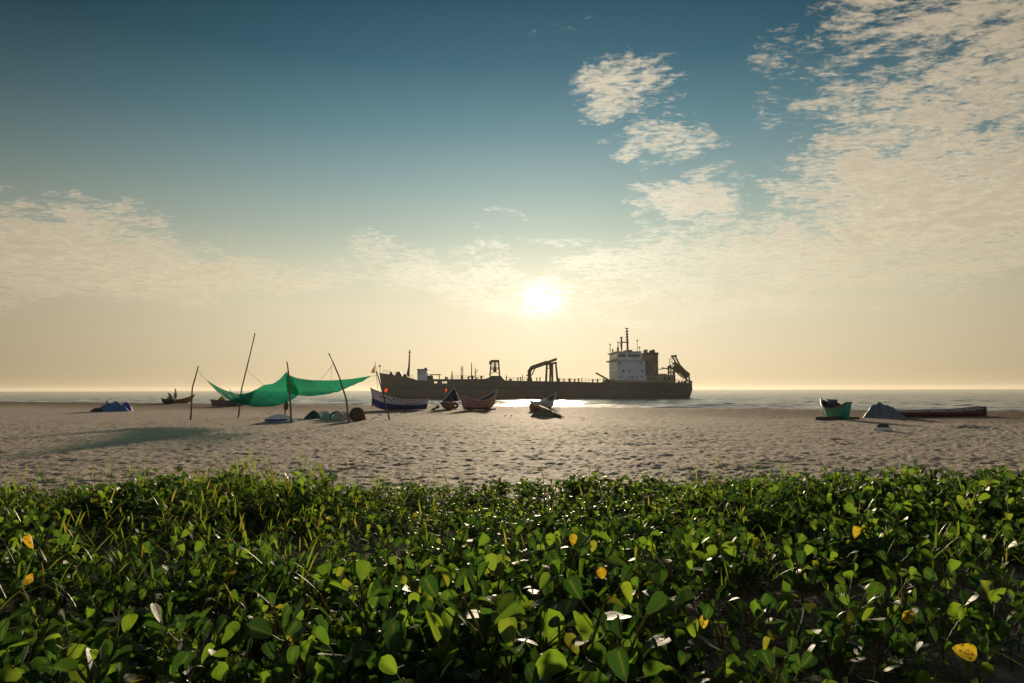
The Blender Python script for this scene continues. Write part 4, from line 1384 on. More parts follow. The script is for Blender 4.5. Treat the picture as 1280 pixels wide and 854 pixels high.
pst = P(219.0, 500.5, B5.y)
pf = Vector((pst.x, B5.y, B5.z + 0.18))
person(pf, 0, dict(pelvis=(0, 0, .86), chest=(.03, 0, 1.22), neck=(.03, 0, 1.40), head=(0.0, 0, 1.50), face=(-1, -.1, 0),
                   lsh=(.05, -.19, 1.33), lel=(.16, -.24, 1.08), lwr=(.30, -.2, .88), rsh=(.02, .19, 1.33), rel=(.02, .25, 1.05), rwr=(-.08, .24, .82),
                   lhip=(.02, -.10, .82), lkn=(-.02, -.11, .45), lan=(.03, -.11, .07), lto=(-.12, -.12, .03), rhip=(.02, .10, .82), rkn=(.03, .12, .45), ran=(.06, .12, .07), rto=(-.09, .13, .03)),
       'person standing upright in the orange boat wearing a pale teal waistcloth', M['shirt_dark'], M['cloth_teal'])
pst = P(213.5, 500.5, B5.y + .1)
pf = Vector((pst.x, B5.y + .1, B5.z + 0.22))
person(pf, 0, dict(pelvis=(.10, 0, .52), chest=(-.10, 0, .86), neck=(-.22, 0, .99), head=(-.30, 0, 1.03), face=(-.8, 0, -.6),
                   lsh=(-.12, -.19, .93), lel=(-.22, -.23, .66), lwr=(-.38, -.16, .46), rsh=(-.12, .19, .93), rel=(-.24, .22, .66), rwr=(-.40, .14, .44),
                   lhip=(.08, -.10, .48), lkn=(-.30, -.14, .50), lan=(-.26, -.14, .08), lto=(-.40, -.15, .03), rhip=(.08, .10, .48), rkn=(-.30, .14, .50), ran=(-.26, .14, .08), rto=(-.40, .15, .03)),
       'person bending forward in dark clothes at the stern of the orange boat', M['shirt_dark'], M['shirt_dark'])


# ------------------------------------------------------------------ green net shelter, its poles and what lies under it
def pole(pts, Y0, label, r0=0.05):
    base_ = ground(*pts[-1])
    P3 = [P(x, y, Y0) for x, y in pts[:-1]]
    bp = P(pts[-1][0], pts[-1][1], Y0)
    P3.append(Vector((bp.x, bp.y, min(bp.z, 0) - 0.15)))
    dense = []
    for a, b in zip(P3[:-1], P3[1:]):
        for k in range(6):
            t = k / 6
            dense.append(a.lerp(b, t) + Vector((0.012 * math.sin(7 * len(dense)), 0.01 * math.cos(5 * len(dense)), 0)))
    dense.append(P3[-1])
    n = len(dense)
    mb = MB()
    mb.tube(dense, [r0 * (0.55 + 0.45 * i / n) * (1.12 if i % 4 == 0 else 1) for i in range(n)], 7)
    o = mb.build('wooden_pole', M['bamboo'])
    return tag(o, label, 'pole', 'poles of the green net shelter')


YA, YB_, YC, YD, YE = 37.3, 40.2, 33.6, 33.8, 37.2
pole([(247.9, 457.4), (240.9, 483.7), (237.9, 524.5)], YA, 'bent wooden pole leftmost of the green shelter with a kink halfway')
pole([(318.7, 416.5), (302.5, 485), (297.2, 522.5)], YB_, 'tallest wooden pole leaning right above the left half of the green shelter')
pole([(358.4, 452.2), (361.2, 470), (364.0, 529.0)], YC, 'upright wooden pole at the middle peak of the green shelter')
pole([(410.8, 441.7), (425, 473), (433, 501.6), (437.2, 528.4)], YD, 'wooden pole leaning left in front of the right half of the green shelter')
pole([(470.4, 464), (479.5, 495), (487.6, 524.6)], YE, 'wooden pole leaning left in front of the white boat bow')


def spline(pts, n):
    pts = [np.array(p, float) for p in pts]
    d = np.concatenate([[0], np.cumsum([np.linalg.norm((b - a)[:2]) for a, b in zip(pts[:-1], pts[1:])])])
    t = np.linspace(0, d[-1], n)
    A = np.array(pts)
    lin_ = np.stack([np.interp(t, d, A[:, k]) for k in range(A.shape[1])], 1)
    for _ in range(2):                      # soften corners, ends fixed
        lin_[1:-1] = 0.25 * lin_[:-2] + 0.5 * lin_[1:-1] + 0.25 * lin_[2:]
    return lin_


def sheet(top_, bot_, n, rows_n, belly, seed):
    A, B_ = spline(top_, n), spline(bot_, n)
    rows = []
    for j in range(rows_n + 1):
        v = j / rows_n
        r_ = []
        for i in range(n):
            q = A[i] * (1 - v) + B_[i] * v
            p = P(q[0], q[1], q[2])
            u = i / (n - 1)
            bl = belly * math.sin(math.pi * v) * math.sin(math.pi * u) ** 0.7
            w_ = (0.06 * math.sin(u * 19 + v * 6 + seed) + 0.045 * math.sin(u * 43 - v * 9 + 2 * seed)) * math.sin(math.pi * v) * math.sin(math.pi * u) ** 0.6
            r_.append(p + Vector((0, 0.8 * w_, -bl + w_)))
        rows.append(r_)
    return rows


tp = empty('net_shelter', ground(350, 527), 0, 'sagging green net canopy stretched between five wooden poles', 'canopy')
off = -tp.location
mb = MB()
rows = sheet([(258, 475, 37.2), (270, 482.5, 37.6), (283, 488.5, 38.6), (298, 492.8, 39.6), (310, 491.5, 40), (322, 486, 39.6), (330, 481, 39), (341, 480, 37.5), (350, 474, 35.6), (357.6, 465.0, 33.7)],
             [(258, 475.3, 37.1), (268, 486.5, 36.6), (280, 497, 36), (297, 504.8, 35.4), (318, 509, 34.8), (342, 508.5, 34.3), (358, 503.5, 34.1), (374, 494.5, 34.6), (373, 488, 34.5), (365, 472, 33.7)], 56, 12, 0.05, 1)
mb.grid([[p + off for p in r_] for r_ in rows])
o = mb.build('left_net', M['shade_net'], tp)
mb = MB()
rows = sheet([(357.5, 467.5, 34.3), (372, 473.0, 35.4), (390, 475.3, 37), (415, 475.6, 37.6), (440, 473.6, 37.4), (464, 469.8, 37.2)],
             [(358.5, 490, 34.9), (372, 494.6, 34.9), (388, 495.6, 34.9), (408, 493.2, 35.4), (430, 487, 36.2), (464, 470.2, 37.1)], 50, 12, 0.2, 2)
mb.grid([[p + off for p in r_] for r_ in rows])
mb.build('right_net', M['shade_net'], tp)
for (a, b) in ((P(247.2, 463, YA), P(258.3, 475.2, 37.2)), (P(309.0, 462.5, YB_), P(329.5, 481.2, 39)), (P(415.8, 455.5, YD), P(401, 474.6, 37.3)), (P(414.2, 457, YD + .3), P(413.8, 474.8, 37.5)), (P(464, 470, 37.2), P(471.0, 468.6, YE)), (P(358.6, 464, YC), P(361.5, 470.4, 33.7))):
    mb = MB()
    m_ = a.lerp(b, .5) + Vector((0, 0, -.04))
    mb.tube([a + off, m_ + off, b + off], 0.009, 5)
    mb.build('rope', M['rope'], tp)

# white and blue upturned float under the shelter
c = ground(350.5, 528.0)
fl = empty('upturned_float', c, R(4), 'white and blue upturned float lying beneath the middle pole', 'float')
mb, mb2 = MB(), MB()
rows, rows2 = [], []
for i in range(15):
    t = -1 + 2 * i / 14
    w = max(0.02, 1 - abs(t) ** 2.6)
    x = t * 0.86
    rows.append([Vector((x, -0.32 * w * math.cos(a), 0.03 + 0.37 * w * math.sin(a))) for a in [math.pi * k / 8 for k in range(9)]])
    rows2.append([Vector((x * .86 - .05, sg_ * 0.335 * w ** .8, z)) for sg_, z in ((-1, .17), (-1.0, .10), (-.9, .0), (.9, .0), (1.0, .10), (1, .17))])
mb.grid(rows); mb2.grid(rows2)
mb.build('white_top', M['float_white'], fl); mb2.build('blue_side', M['float_blue'], fl)
# short post with a hanging rag
c = ground(356.2, 519.8)
mb = MB()
mb.tube([c + Vector((0, 0, -.1)), c + Vector((.01, 0, .5)), c + Vector((0, 0, .98))], [.05, .045, .04], 7)
tag(mb.build('short_post', M['wood_dark']), 'short wooden post behind the middle of the shelter', 'post')
mb = MB()
rows = []
for j in range(8):
    v = j / 7
    rows.append([c + Vector((0.13 * math.cos(a) * (0.5 + .6 * math.sin(v * 2.6)) + .06, 0.10 * math.sin(a) * (0.5 + .6 * math.sin(v * 2.6)) * (1 + .2 * math.sin(4 * a)), .98 - .62 * v)) for a in [2 * math.pi * k / 12 for k in range(13)]])
mb.grid(rows)
tag(mb.build('hanging_rag', M['rag']), 'dark red rag hanging on the short post', 'rag')
# row of bundles right of it
heap('net_heap', ground(390, 523.6) + Vector((0, .4, 0)), 0.55, 0.45, 0.50, M['net_darkgreen'], 'dark green net heap leftmost of the bundles under the shelter', 'net', 'nets on the beach', 51, 0, 1.4)
heap('bundle', ground(407, 524.6) + Vector((0, .35, 0)), 0.46, 0.40, 0.42, M['cloth_pale_green'], 'pale green net bundle between dark green and grey bundles', 'bundle', 'bundles under the shelter', 53, R(20), 1.8)
heap('bundle', ground(420, 525.2) + Vector((0, .35, 0)), 0.42, 0.38, 0.46, M['cloth_grey'], 'grey net bundle beneath the green and white hoops', 'bundle', 'bundles under the shelter', 57, 0, 2.2)
heap('bundle', ground(430.5, 525.6) + Vector((0, .35, 0)), 0.32, 0.36, 0.46, M['cloth_grey'], 'smaller pale grey bundle beside the brown basket', 'bundle', 'bundles under the shelter', 59, 0, 2.4)
heap('white_sheet', ground(402, 521.0) + Vector((0, .4, 0)), 0.55, 0.35, 0.40, M['cloth_white'], 'white sheet behind the pale green net bundle', 'sheet', None, 61)
for (px, py, rr_, m_, lb) in ((419.5, 520, .30, 'boat_green', 'green hoop float lying on the grey net bundle'), (430.0, 519.4, .26, 'float_white', 'white ring float standing on the bundles')):
    c = P(px, py, 37.2)
    mb = MB()
    rows = []
    for i in range(19):
        a = 2 * math.pi * i / 18
        rows.append([c + Vector((math.cos(a) * (rr_ + .07 * math.cos(b_)), .08 * math.sin(b_) + .12 * math.sin(a), -.04 + math.sin(a) * (rr_ * .75 + .07 * math.cos(b_)))) for b_ in [2 * math.pi * k / 8 for k in range(9)]])
    mb.grid(rows)
    tag(mb.build('ring_float', M[m_]), lb, 'float')
c = ground(444.2, 526.4)
bk = empty('wicker_basket', c + Vector((0, .4, -.02)), R(20), 'round brown wicker basket lying on its side beside the bundles', 'basket')
bk.scale = (.9, .9, .9)
mb = MB()
rows = []
for i in range(12):
    t = i / 11
    rr_ = 0.40 * (1 - .10 * (2 * t - 1) ** 2) if 0 < t < 1 else 0.30
    rows.append([Vector((math.cos(a) * rr_ * (1 + .02 * math.sin(9 * a)), (t - .5) * .62, .39 + math.sin(a) * rr_)) for a in [2 * math.pi * k / 22 for k in range(23)]])
mb.grid(rows)
mb.add(rows[0], [tuple(range(23))]); mb.add(rows[-1], [tuple(range(23))[::-1]])
mb.build('body', M['basket'], bk)
for t in (-.31, -.1, .12, .31):
    mb = MB()
    mb.tube([Vector((math.cos(a) * .40, t, .39 + math.sin(a) * .40)) for a in [2 * math.pi * k / 22 for k in range(23)]], .022, 5, cap=False)
    mb.build('hoop', M['wood_dark'], bk)
heap('rope_coil', ground(451.5, 525.4) + Vector((0, .3, 0)), .22, .25, .42, M['orange_cloth'], 'orange rope coil at the right of the brown basket', 'rope', None, 67)

# scraps on the sand
rng = random.Random(4)
scraps = [(468.5, 525.6, 'torn white plastic scrap at the foot of the pole before the white boat'), (475, 521, 'tiny white scrap just before the white boat hull'), (635, 521.3, 'flat pale scrap on the open sand between tan boat and olive heap'),
          (550, 518.2, 'small white scrap before the brown boat stern'), (729, 524.6, 'pale scrap on the sand right of the olive heap'), (1048, 552.5, 'orange scrap on the near sand below the green boat'), (372, 525.5, 'pale scrap right of the white and blue float'),
          (341, 516.2, 'pale scrap left of the short post'), (502, 518.6, 'small white scrap in front of the white boat stern')]
for (px, py, lb) in scraps:
    c = ground(px, py)
    mb = MB()
    w = rng.uniform(.16, .26)
    rows = [[c + Vector(((i / 4 - .5) * w * 2 + rng.uniform(-.03, .03), (j / 3 - .5) * w * 1.4, .05 + rng.uniform(0, .09))) for i in range(5)] for j in range(4)]
    mb.grid(rows)
    tag(mb.build('plastic_scrap', M['orange_cloth'] if 'orange' in lb else M['float_white']), lb, 'scrap', 'scraps on the sand')


# ------------------------------------------------------------------ foreground creepers and grass
rng = np.random.default_rng(11)
random.seed(11)


def leaf_template(ts, ss, fold, curl, notch, wd):
    V, mid = [], []
    for t in ts:
        w = wd * (t ** 0.60) * max(0.0, 1 - t ** 4.6) ** 0.45 + 0.012
        for s_ in ss:
            a = abs(s_)
            y = t * (1 - notch * (1 - a) ** 2 * t ** 8) + 0.03 * a * t ** 6
            V.append((s_ * w, y, fold * a * w + curl * (t - 0.3) ** 2 - 0.10 * (a ** 2) * w))
            mid.append(1 - a)
    V = np.array(V)
    return V, np.array(mid), grid_faces(len(ts), len(ss))


T_HI = (0.0, 0.14, 0.36, 0.60, 0.80, 0.93, 1.0)
T_LO = (0.0, 0.25, 0.60, 0.88, 1.0)
SS5 = (-1, -0.55, 0, 0.55, 1)
SS3 = (-1, 0, 1)
FORMS = ((0.25, 0.10, 0.12, .54), (0.55, -0.18, 0.15, .50), (0.95, 0.15, 0.10, .50), (0.15, -0.25, 0.08, .46), (0.70, 0.30, 0.14, .55))
HI = [leaf_template(T_HI, SS5, fo, cu, no, wd) for fo, cu, no, wd in FORMS]
LO = [leaf_template(T_LO, SS3, fo, cu, no, wd) for fo, cu, no, wd in FORMS]
LEAF_ME = [np_mesh('leaf', v, fq, [M['leaf']], {'mid': md, 'lu': v[:, 0], 'lv': v[:, 1]}) for v, md, fq in HI]
YEL_ME = [np_mesh('leaf', v, fq, [M['yellow_leaf']], {'mid': md, 'lu': v[:, 0], 'lv': v[:, 1]}) for v, md, fq in (HI[1], HI[2], HI[4])]


def frame(d, nrm):
    d = d / np.linalg.norm(d)
    x = np.cross(d, nrm)
    x /= np.linalg.norm(x) + 1e-9
    z = np.cross(x, d)
    return np.stack([x, d, z], 1)           # columns


def shoot(r):
    """one upright shoot of creeper: polyline of the stem, leaves as (pos, frame, size, template), petioles"""
    h = r.uniform(0.13, 0.30)
    lean = r.uniform(-0.35, 0.35, 2)
    st = [np.array([lean[0] * h * t ** 1.5, lean[1] * h * t ** 1.5, h * t]) for t in (0, .3, .6, .85, 1)]
    n = r.integers(7, 12)
    lv, pt = [], []
    a0 = r.uniform(0, 6.28)
    for k in range(n):
        t = 0.12 + 0.88 * (k + 0.5) / n
        i = min(3, int(t * 4))
        base_ = np.array([lean[0] * h * t ** 1.5, lean[1] * h * t ** 1.5, h * t])
        a = a0 + k * 2.4 + r.uniform(-.5, .5)
        o = np.array([math.cos(a), math.sin(a), 0])
        up = r.uniform(0.45, 1.6)
        pd = o + np.array([0, 0, up])
        pd /= np.linalg.norm(pd)
        pl = r.uniform(0.025, 0.06) * (1.25 - 0.5 * t)
        tip = base_ + pd * pl
        size = r.uniform(0.040, 0.067) * (1.0 if t < .9 else .7)
        if r.random() < 0.34:          # lies flat, glossy side up
            ld_ = o + np.array([0, 0, r.uniform(-0.35, 0.5)])
            nr_ = np.array([r.uniform(-.45, .45), r.uniform(-.45, .45), 1.0])
        else:
            ld_ = o * r.uniform(0.15, 1.0) + np.array([0, 0, r.uniform(0.2, 1.6)])
            nr_ = -o * r.uniform(.2, 1) + np.array([r.uniform(-.9, .9), r.uniform(-.9, .9), r.uniform(.0, 1.1)])
        lv.append((tip, frame(ld_, nr_), size, int(r.integers(0, 5))))
        pt.append((base_, tip))
    return st, lv, pt


PROTO = [shoot(rng) for _ in range(36)]


def tubes(lines, radii, n=4):
    """many polylines -> one set of arrays"""
    V, Fq = [], []
    o = 0
    ang = np.arange(n) * 2 * math.pi / n
    for pts, r_ in zip(lines, radii):
        pts = np.asarray(pts)
        m = len(pts)
        d = np.gradient(pts, axis=0)
        d /= np.linalg.norm(d, axis=1)[:, None] + 1e-9
        ref = np.where(np.abs(d[:, 2:3]) < .9, np.array([[0, 0, 1.0]]), np.array([[0, 1.0, 0]]))
        a = np.cross(d, ref); a /= np.linalg.norm(a, axis=1)[:, None] + 1e-9
        b = np.cross(d, a)
        rr_ = np.linspace(r_, r_ * .6, m)[:, None, None]
        ring = pts[:, None, :] + rr_ * (a[:, None, :] * np.cos(ang)[None, :, None] + b[:, None, :] * np.sin(ang)[None, :, None])
        V.append(ring.reshape(-1, 3))
        i = (np.arange(m - 1)[:, None] * n)
        k = np.arange(n)[None, :]
        Fq.append((np.stack([i + k, i + (k + 1) % n, i + n + (k + 1) % n, i + n + k], -1).reshape(-1, 4)) + o)
        o += m * n
    return np.concatenate(V), np.concatenate(Fq)


def canopy_scale(x, y):
    return 0.55 + 0.75 * vnoise(np.array([x * 1.1 + 40]), np.array([y * 1.1]), 101)[0] ** 1.3 + 0.28 * vnoise(np.array([x * 2.9 + 7]), np.array([y * 2.0]), 103)[0] ** 2


# candidate places: dense cover with hollows
places = []
NC = 7000
yy = 0.9 + 5.6 * rng.random(NC) ** 0.75
xx = (rng.random(NC) * 2 - 1) * (yy * 0.80 + 0.7)
dn = fbm(xx * 1.0, yy * 1.0, 201, 3)
edge_y = 6.0 + 0.9 * (vnoise(xx * 0.35 + 8, 0 * yy + 2.5, 21) - 0.5)
keep = rng.random(NC) < np.clip((dn - 0.472 + 0.322 * npss(4.2, 5.0, yy)) * 4.5, 0.11, 1.0) * np.where(yy < 3.2, 0.70, 1.0) + 0.35 * (yy > 5.2)
keep &= yy < edge_y + 0.15
EDGE = ([0, 300, 370, 450, 850, 950, 1280], [.72, .74, .92, .68, .72, .95, .92])
for x, y in zip(xx[keep], yy[keep]):
    ef = 1 + (np.interp(640 + F * x / y, *EDGE) - 1) * float(npss(3.6, 4.8, np.array([y]))[0])
    places.append([x, y, rng.uniform(0, 6.28), rng.uniform(0.85, 1.2) * canopy_scale(x, y), int(rng.integers(0, len(PROTO))), ef])
# the clumps that stand out nearest the camera
for px, py, sc in ((1150, 830, 1.2), (1180, 845, 1.25), (1225, 820, 1.2), (1240, 850, 1.3), (1165, 775, 1.1), (1205, 785, 1.1), (1250, 800, 1.2), (1100, 800, 1.1), (1140, 800, 1.1), (560, 842, 1.25), (592, 845, 1.35), (620, 850, 1.1), (785, 853, 1.3), (815, 850, 1.3), (842, 852, 1.2), (1015, 853, 1.35), (1060, 853, 1.2), (1110, 853, 1.35), (660, 765, 1.15), (700, 770, 1.15), (745, 770, 1.1),
                   (835, 790, 1.2), (875, 830, 1.25), (905, 835, 1.2), (935, 825, 1.2), (960, 835, 1.2), (1060, 800, 1.15), (1215, 745, 1.2), (1250, 760, 1.2), (430, 790, 1.25), (455, 780, 1.2), (405, 785, 1.2), (200, 820, 1.3), (225, 815, 1.2), (175, 825, 1.3), (250, 800, 1.2), (1265, 840, 1.3), (1190, 800, 1.2)):
    g = G(px, py, 0.62)
    places.append([g.x, g.y, rng.uniform(0, 6.28), sc * 1.0, int(rng.integers(0, len(PROTO))), 1.0])
places = [p for p in places if math.hypot(p[0], p[1]) > 1.15]
zz = beach_h(np.array([p[0] for p in places]), np.array([p[1] for p in places]))
for p, z in zip(places, zz): p.insert(5, float(z) - 0.01)


def in_view(p, m=40):
    q = project((p[0], p[1], p[5] + 0.2))
    return q is not None and -m < q[0] < 1280 + m and q[1] < 854 + 70


order = sorted([i for i, p in enumerate(places) if in_view(p)], key=lambda i: math.hypot(places[i][0], places[i][1]))
N_THINGS = 280
things = set(order[:N_THINGS])

# one prototype of each kind, with its stem as the thing and its leaves as parts
GROUP = 'creeping beach plants in the foreground'
COMMON = 'low creeping beach plant with rounded fleshy green leaves in the foreground thicket'
proto_objs = {}


def make_plant(k):
    st, lv, pt = PROTO[k]
    V, Fq = tubes([st] + [np.array([a, (a + b) / 2 + np.array([0, 0, -.003]), b]) for a, b in pt], [0.0036] + [0.0017] * len(pt), 5)
    o = link_mesh('creeper_plant', np_mesh('creeper_plant', V, Fq, [M['stem']]))
    ch = []
    for pos, fr, size, ti in lv:
        c = link_mesh('leaf', LEAF_ME[ti], o)
        mt = np.eye(4)
        mt[:3, :3] = fr * size
        mt[:3, 3] = pos
        c.matrix_local = Matrix(mt.tolist())
        ch.append(c)
    return o, ch


plant_objs = {}
for i in sorted(things):
    x, y, rz, sc, k, z, ef = places[i]
    if k not in proto_objs:
        proto_objs[k] = make_plant(k)
        o, ch = proto_objs[k]
        kids = ch
    else:
        po, ch = proto_objs[k]
        o = po.copy()
        COL.objects.link(o)
        kids = []
        for c in ch:
            d = c.copy()
            COL.objects.link(d)
            d.parent = o
            kids.append(d)
    o.location = (x, y, z)
    o.rotation_euler = (0, 0, rz)
    o.scale = (sc, sc, sc * ef)
    tag(o, COMMON, 'plant', GROUP)
    plant_objs[i] = (o, kids)

# plants that carry a withered yellow leaf
YEL = [(41, 677, 'creeping plant with an orange yellow leaf near the left picture edge', 1.0), (38, 725, 'creeping plant with a drooping brown yellow leaf below the orange one at left', 0.9), (716, 675, 'creeping plant with a small golden leaf in the middle of the thicket', 0.8),
       (752, 716, 'creeping plant holding one bright yellow upright leaf right of the middle', 1.0), (638, 742, 'creeping plant with a narrow hanging yellow leaf left of the bright yellow one', 0.9), (795, 788, 'creeping plant with a dull olive yellow leaf close to the ground', 1.0),
       (1134, 771, 'creeping plant with a glowing orange yellow leaf over the dark hollow at right', 1.0), (1205, 815, 'creeping plant with a long yellow leaf lying flat near the lower right corner', 1.6), (879, 778, 'creeping plant with a spotted yellow brown leaf beside pale edge-on leaves', 1.0), (1067, 665, 'creeping plant with a yellow green young leaf in the right thicket', 0.8)]
used = set()
for px, py, lb, sc in YEL:
    best = None
    for i, (o, kids) in plant_objs.items():
        if i in used: continue
        p = places[i]
        q = project((p[0], p[1], p[5] + 0.16 * p[3]))
        dd = math.hypot(q[0] - px, q[1] - py)
        if best is None or dd < best[0]: best = (dd, i)
    i = best[1]
    used.add(i)
    o, kids = plant_objs[i]
    p = places[i]
    dist = math.hypot(p[0], p[1]) - 0.04
    d = ray(px, py)
    w = Vector((0, 0, CAMZ)) + d * (dist / math.hypot(d.x, d.y))
    y_ = link_mesh('leaf', YEL_ME[len(used) % 3], o)
    size = (16 if px != 1205 else 21) * min(sc, 1.0) ** 0.5 / F * dist
    fr = frame(np.array([0.25 * math.sin(px), -0.2, 1.0 if px not in (1205, 795, 38) else -0.15]) + (np.array([1.0, -.3, 0]) if px in (1205, 38) else 0), np.array([0.3 * math.cos(px), -1, .35]))
    loc_m = Matrix.Translation(o.location) @ Matrix.Rotation(o.rotation_euler.z, 4, 'Z') @ Matrix.Diagonal((*o.scale, 1))
    mt = np.eye(4); mt[:3, :3] = fr * size
    W_ = Matrix(mt.tolist()); W_.translation = w - Vector(fr[:, 1].tolist()) * size * .5
    y_.matrix_local = loc_m.inverted() @ W_
    y_['label'] = 'withered yellow leaf'
    o['label'] = lb

pos2 = {i: project((places[i][0], places[i][1], places[i][5] + 0.15 * places[i][3])) for i in plant_objs}
taken = set(used)
for i in list(used):
    what = plant_objs[i][0]['label'].replace('creeping plant', 'plant')
    for word, tx, ty in (('left', -34, 0), ('right', 34, 0), ('in front', 0, 40), ('behind', 0, -34)):
        c = [(math.hypot(pos2[j][0] - pos2[i][0] - tx, pos2[j][1] - pos2[i][1] - ty), j) for j in plant_objs if j not in taken]
        dd, j = min(c)
        if dd < 24:
            taken.add(j)
            short = ' '.join(what.split()[:7])
            plant_objs[j][0]['label'] = ('green creeper just %s the %s' % ({'left': 'left of', 'right': 'right of', 'in front': 'before', 'behind': 'behind'}[word], short))

# one plant under each landmark of the beach, row by row, is told apart by its place
MARKS = [(22, 'left picture edge'), (137, 'blue tarpaulin heap'), (217, 'boat with two people'), (297, 'tallest shelter pole'), (363, 'middle shelter pole'), (444, 'brown basket'), (500, 'white boat'), (560, 'brown boat stern'),
         (603, 'tan boat'), (682, 'small purple-bowed boat'), (735, 'ship deck crane'), (788, 'ship bridge block'), (850, 'ship stern'), (950, 'bare open sea'), (1047, 'green boat'), (1110, 'grey tarpaulin'), (1195, 'red canoe end'), (1262, 'right picture edge')]
ROWS = [(810, 'nearest row'), (770, 'second row'), (730, 'third row'), (690, 'fourth row')]
for ry_, rn in ROWS:
    for mx_, mn in MARKS:
        c = [(math.hypot(pos2[j][0] - mx_, (pos2[j][1] - ry_) * .8), j) for j in plant_objs if j not in taken]
        dd, j = min(c)
        if dd < 30:
            taken.add(j)
            plant_objs[j][0]['label'] = 'green creeper in the %s of the thicket straight below the %s' % (rn, mn)

# everything beyond the nearest plants joined as ground cover
LV, LF, LT, LM, LU, LW = [], [], [], [], [], []
lines, rad = [], []
ofs = 0
for i, p in enumerate(places):
    if i in things: continue
    x, y, rz, sc, k, z, ef = p
    st, lv, pt = PROTO[k]
    c, s_ = math.cos(rz), math.sin(rz)
    Rm = np.array([[c, -s_, 0], [s_, c, 0], [0, 0, ef]]) * sc
    loc3 = np.array([x, y, z])
    for pos, fr, size, ti in lv:
        v, md, fq = LO[ti]
        w = (v * size) @ fr.T + pos
        w = w @ Rm.T + loc3
        LV.append(w); LF.append(fq + ofs); LM.append(md); LU.append(v[:, 0]); LW.append(v[:, 1])
        LT.append(np.full(len(v), rng.random()))
        ofs += len(v)
    lines.append(np.array(st) @ Rm.T + loc3); rad.append(.0036)
    for a, b in pt:
        lines.append(np.array([a, b]) @ Rm.T + loc3); rad.append(.0017)
me = np_mesh('creeper_leaves', np.concatenate(LV), np.concatenate(LF), [M['leaf']], {'tint': np.concatenate(LT), 'mid': np.concatenate(LM), 'lu': np.concatenate(LU), 'lv': np.concatenate(LW)})
cover = tag(link_mesh('creeper_ground_cover', me), 'dense green creeper leaves covering the dune beyond the nearest plants', 'plants', GROUP, 'stuff')
V, Fq = tubes(lines, rad, 4)
link_mesh('creeper_stems', np_mesh('creeper_stems', V, Fq, [M['stem']]), cover)
cover.children[0]['kind'] = 'stuff'

# runners and dry twigs on the dark ground
lines, rad = [], []
for k in range(420):
    y = 1.0 + 5.2 * rng.random() ** .9
    x = (rng.random() * 2 - 1) * (y * .8 + .6)
    a = rng.uniform(0, 6.28)
    pts = []
    for j in range(9):
        pts.append([x, y, 0]); a += rng.uniform(-.45, .45)
        x += math.cos(a) * .09; y += math.sin(a) * .09
    pts = np.array(pts)
    pts[:, 2] = beach_h(pts[:, 0], pts[:, 1]) + 0.012 + 0.05 * rng.random(9) * (rng.random() < .6)
    lines.append(pts); rad.append(rng.uniform(.002, .0042))
V, Fq = tubes(lines, rad, 5)
tag(link_mesh('creeper_runners', np_mesh('creeper_runners', V, Fq, [M['vine']])), 'brown creeper runners trailing over the dark sand under the leaves', 'vines', None, 'stuff')
lines, rad = [], []
for k in range(900):
    y = 1.0 + 5.0 * rng.random() ** .9
    x = (rng.random() * 2 - 1) * (y * .8 + .6)
    a, ln = rng.uniform(0, 6.28), rng.uniform(.05, .22)
    z0 = float(dune(np.array([x]), np.array([y]))[0]) + .015
    el_ = rng.uniform(-.05, .55)
    d = np.array([math.cos(a), math.sin(a), el_]) * ln
    p0 = np.array([x, y, z0])
    lines.append(np.array([p0, p0 + d * .5 + rng.uniform(-.012, .012, 3), p0 + d])); rad.append(rng.uniform(.0010, .0026))
V, Fq = tubes(lines, rad, 4)
tag(link_mesh('dry_twigs', np_mesh('dry_twigs', V, Fq, [M['twig']])), 'dry brown twigs littering the ground under the creepers', 'twigs', None, 'stuff')


# grass: stems with long pointed blades
def blade(base_, d0, ln, w, droop, nseg=4):
    """arched ribbon with a keel"""
    d = d0 / np.linalg.norm(d0)
    side_ = np.cross(d, [0, 0, 1.0]); side_ /= np.linalg.norm(side_) + 1e-9
    V, md = [], []
    for i in range(nseg + 1):
        t = i / nseg
        c = base_ + d * ln * t + np.array([0, 0, -droop * ln * t * t])
        wd = w * (0.45 + 1.6 * t * (1 - t)) * (1 - t ** 3) + .0004
        n_ = np.cross(side_, d)
        for s_ in (-1, 0, 1):
            V.append(c + side_ * wd * s_ + n_ * wd * .35 * abs(s_)); md.append(1 - abs(s_))
    return np.array(V), np.array(md), grid_faces(nseg + 1, 3)


def sprig(r):
    h = r.uniform(.15, .33)
    lean = r.uniform(-.3, .3, 2)
    st = [np.array([lean[0] * h * t * t, lean[1] * h * t * t, h * t]) for t in (0, .33, .66, 1)]
    bl = []
    n = r.integers(6, 11)
    a0 = r.uniform(0, 6.28)
    for k in range(n):
        t = .25 + .75 * (k + 1) / n
        a = a0 + k * math.pi + r.uniform(-.6, .6)
        b0 = np.array([lean[0] * h * t * t, lean[1] * h * t * t, h * t])
        bl.append(blade(b0, np.array([math.cos(a), math.sin(a), r.uniform(.15, 1.2) if k < n - 1 else 2.2]), r.uniform(.07, .15), r.uniform(.0035, .0065), r.uniform(.0, .5)))
    return st, bl


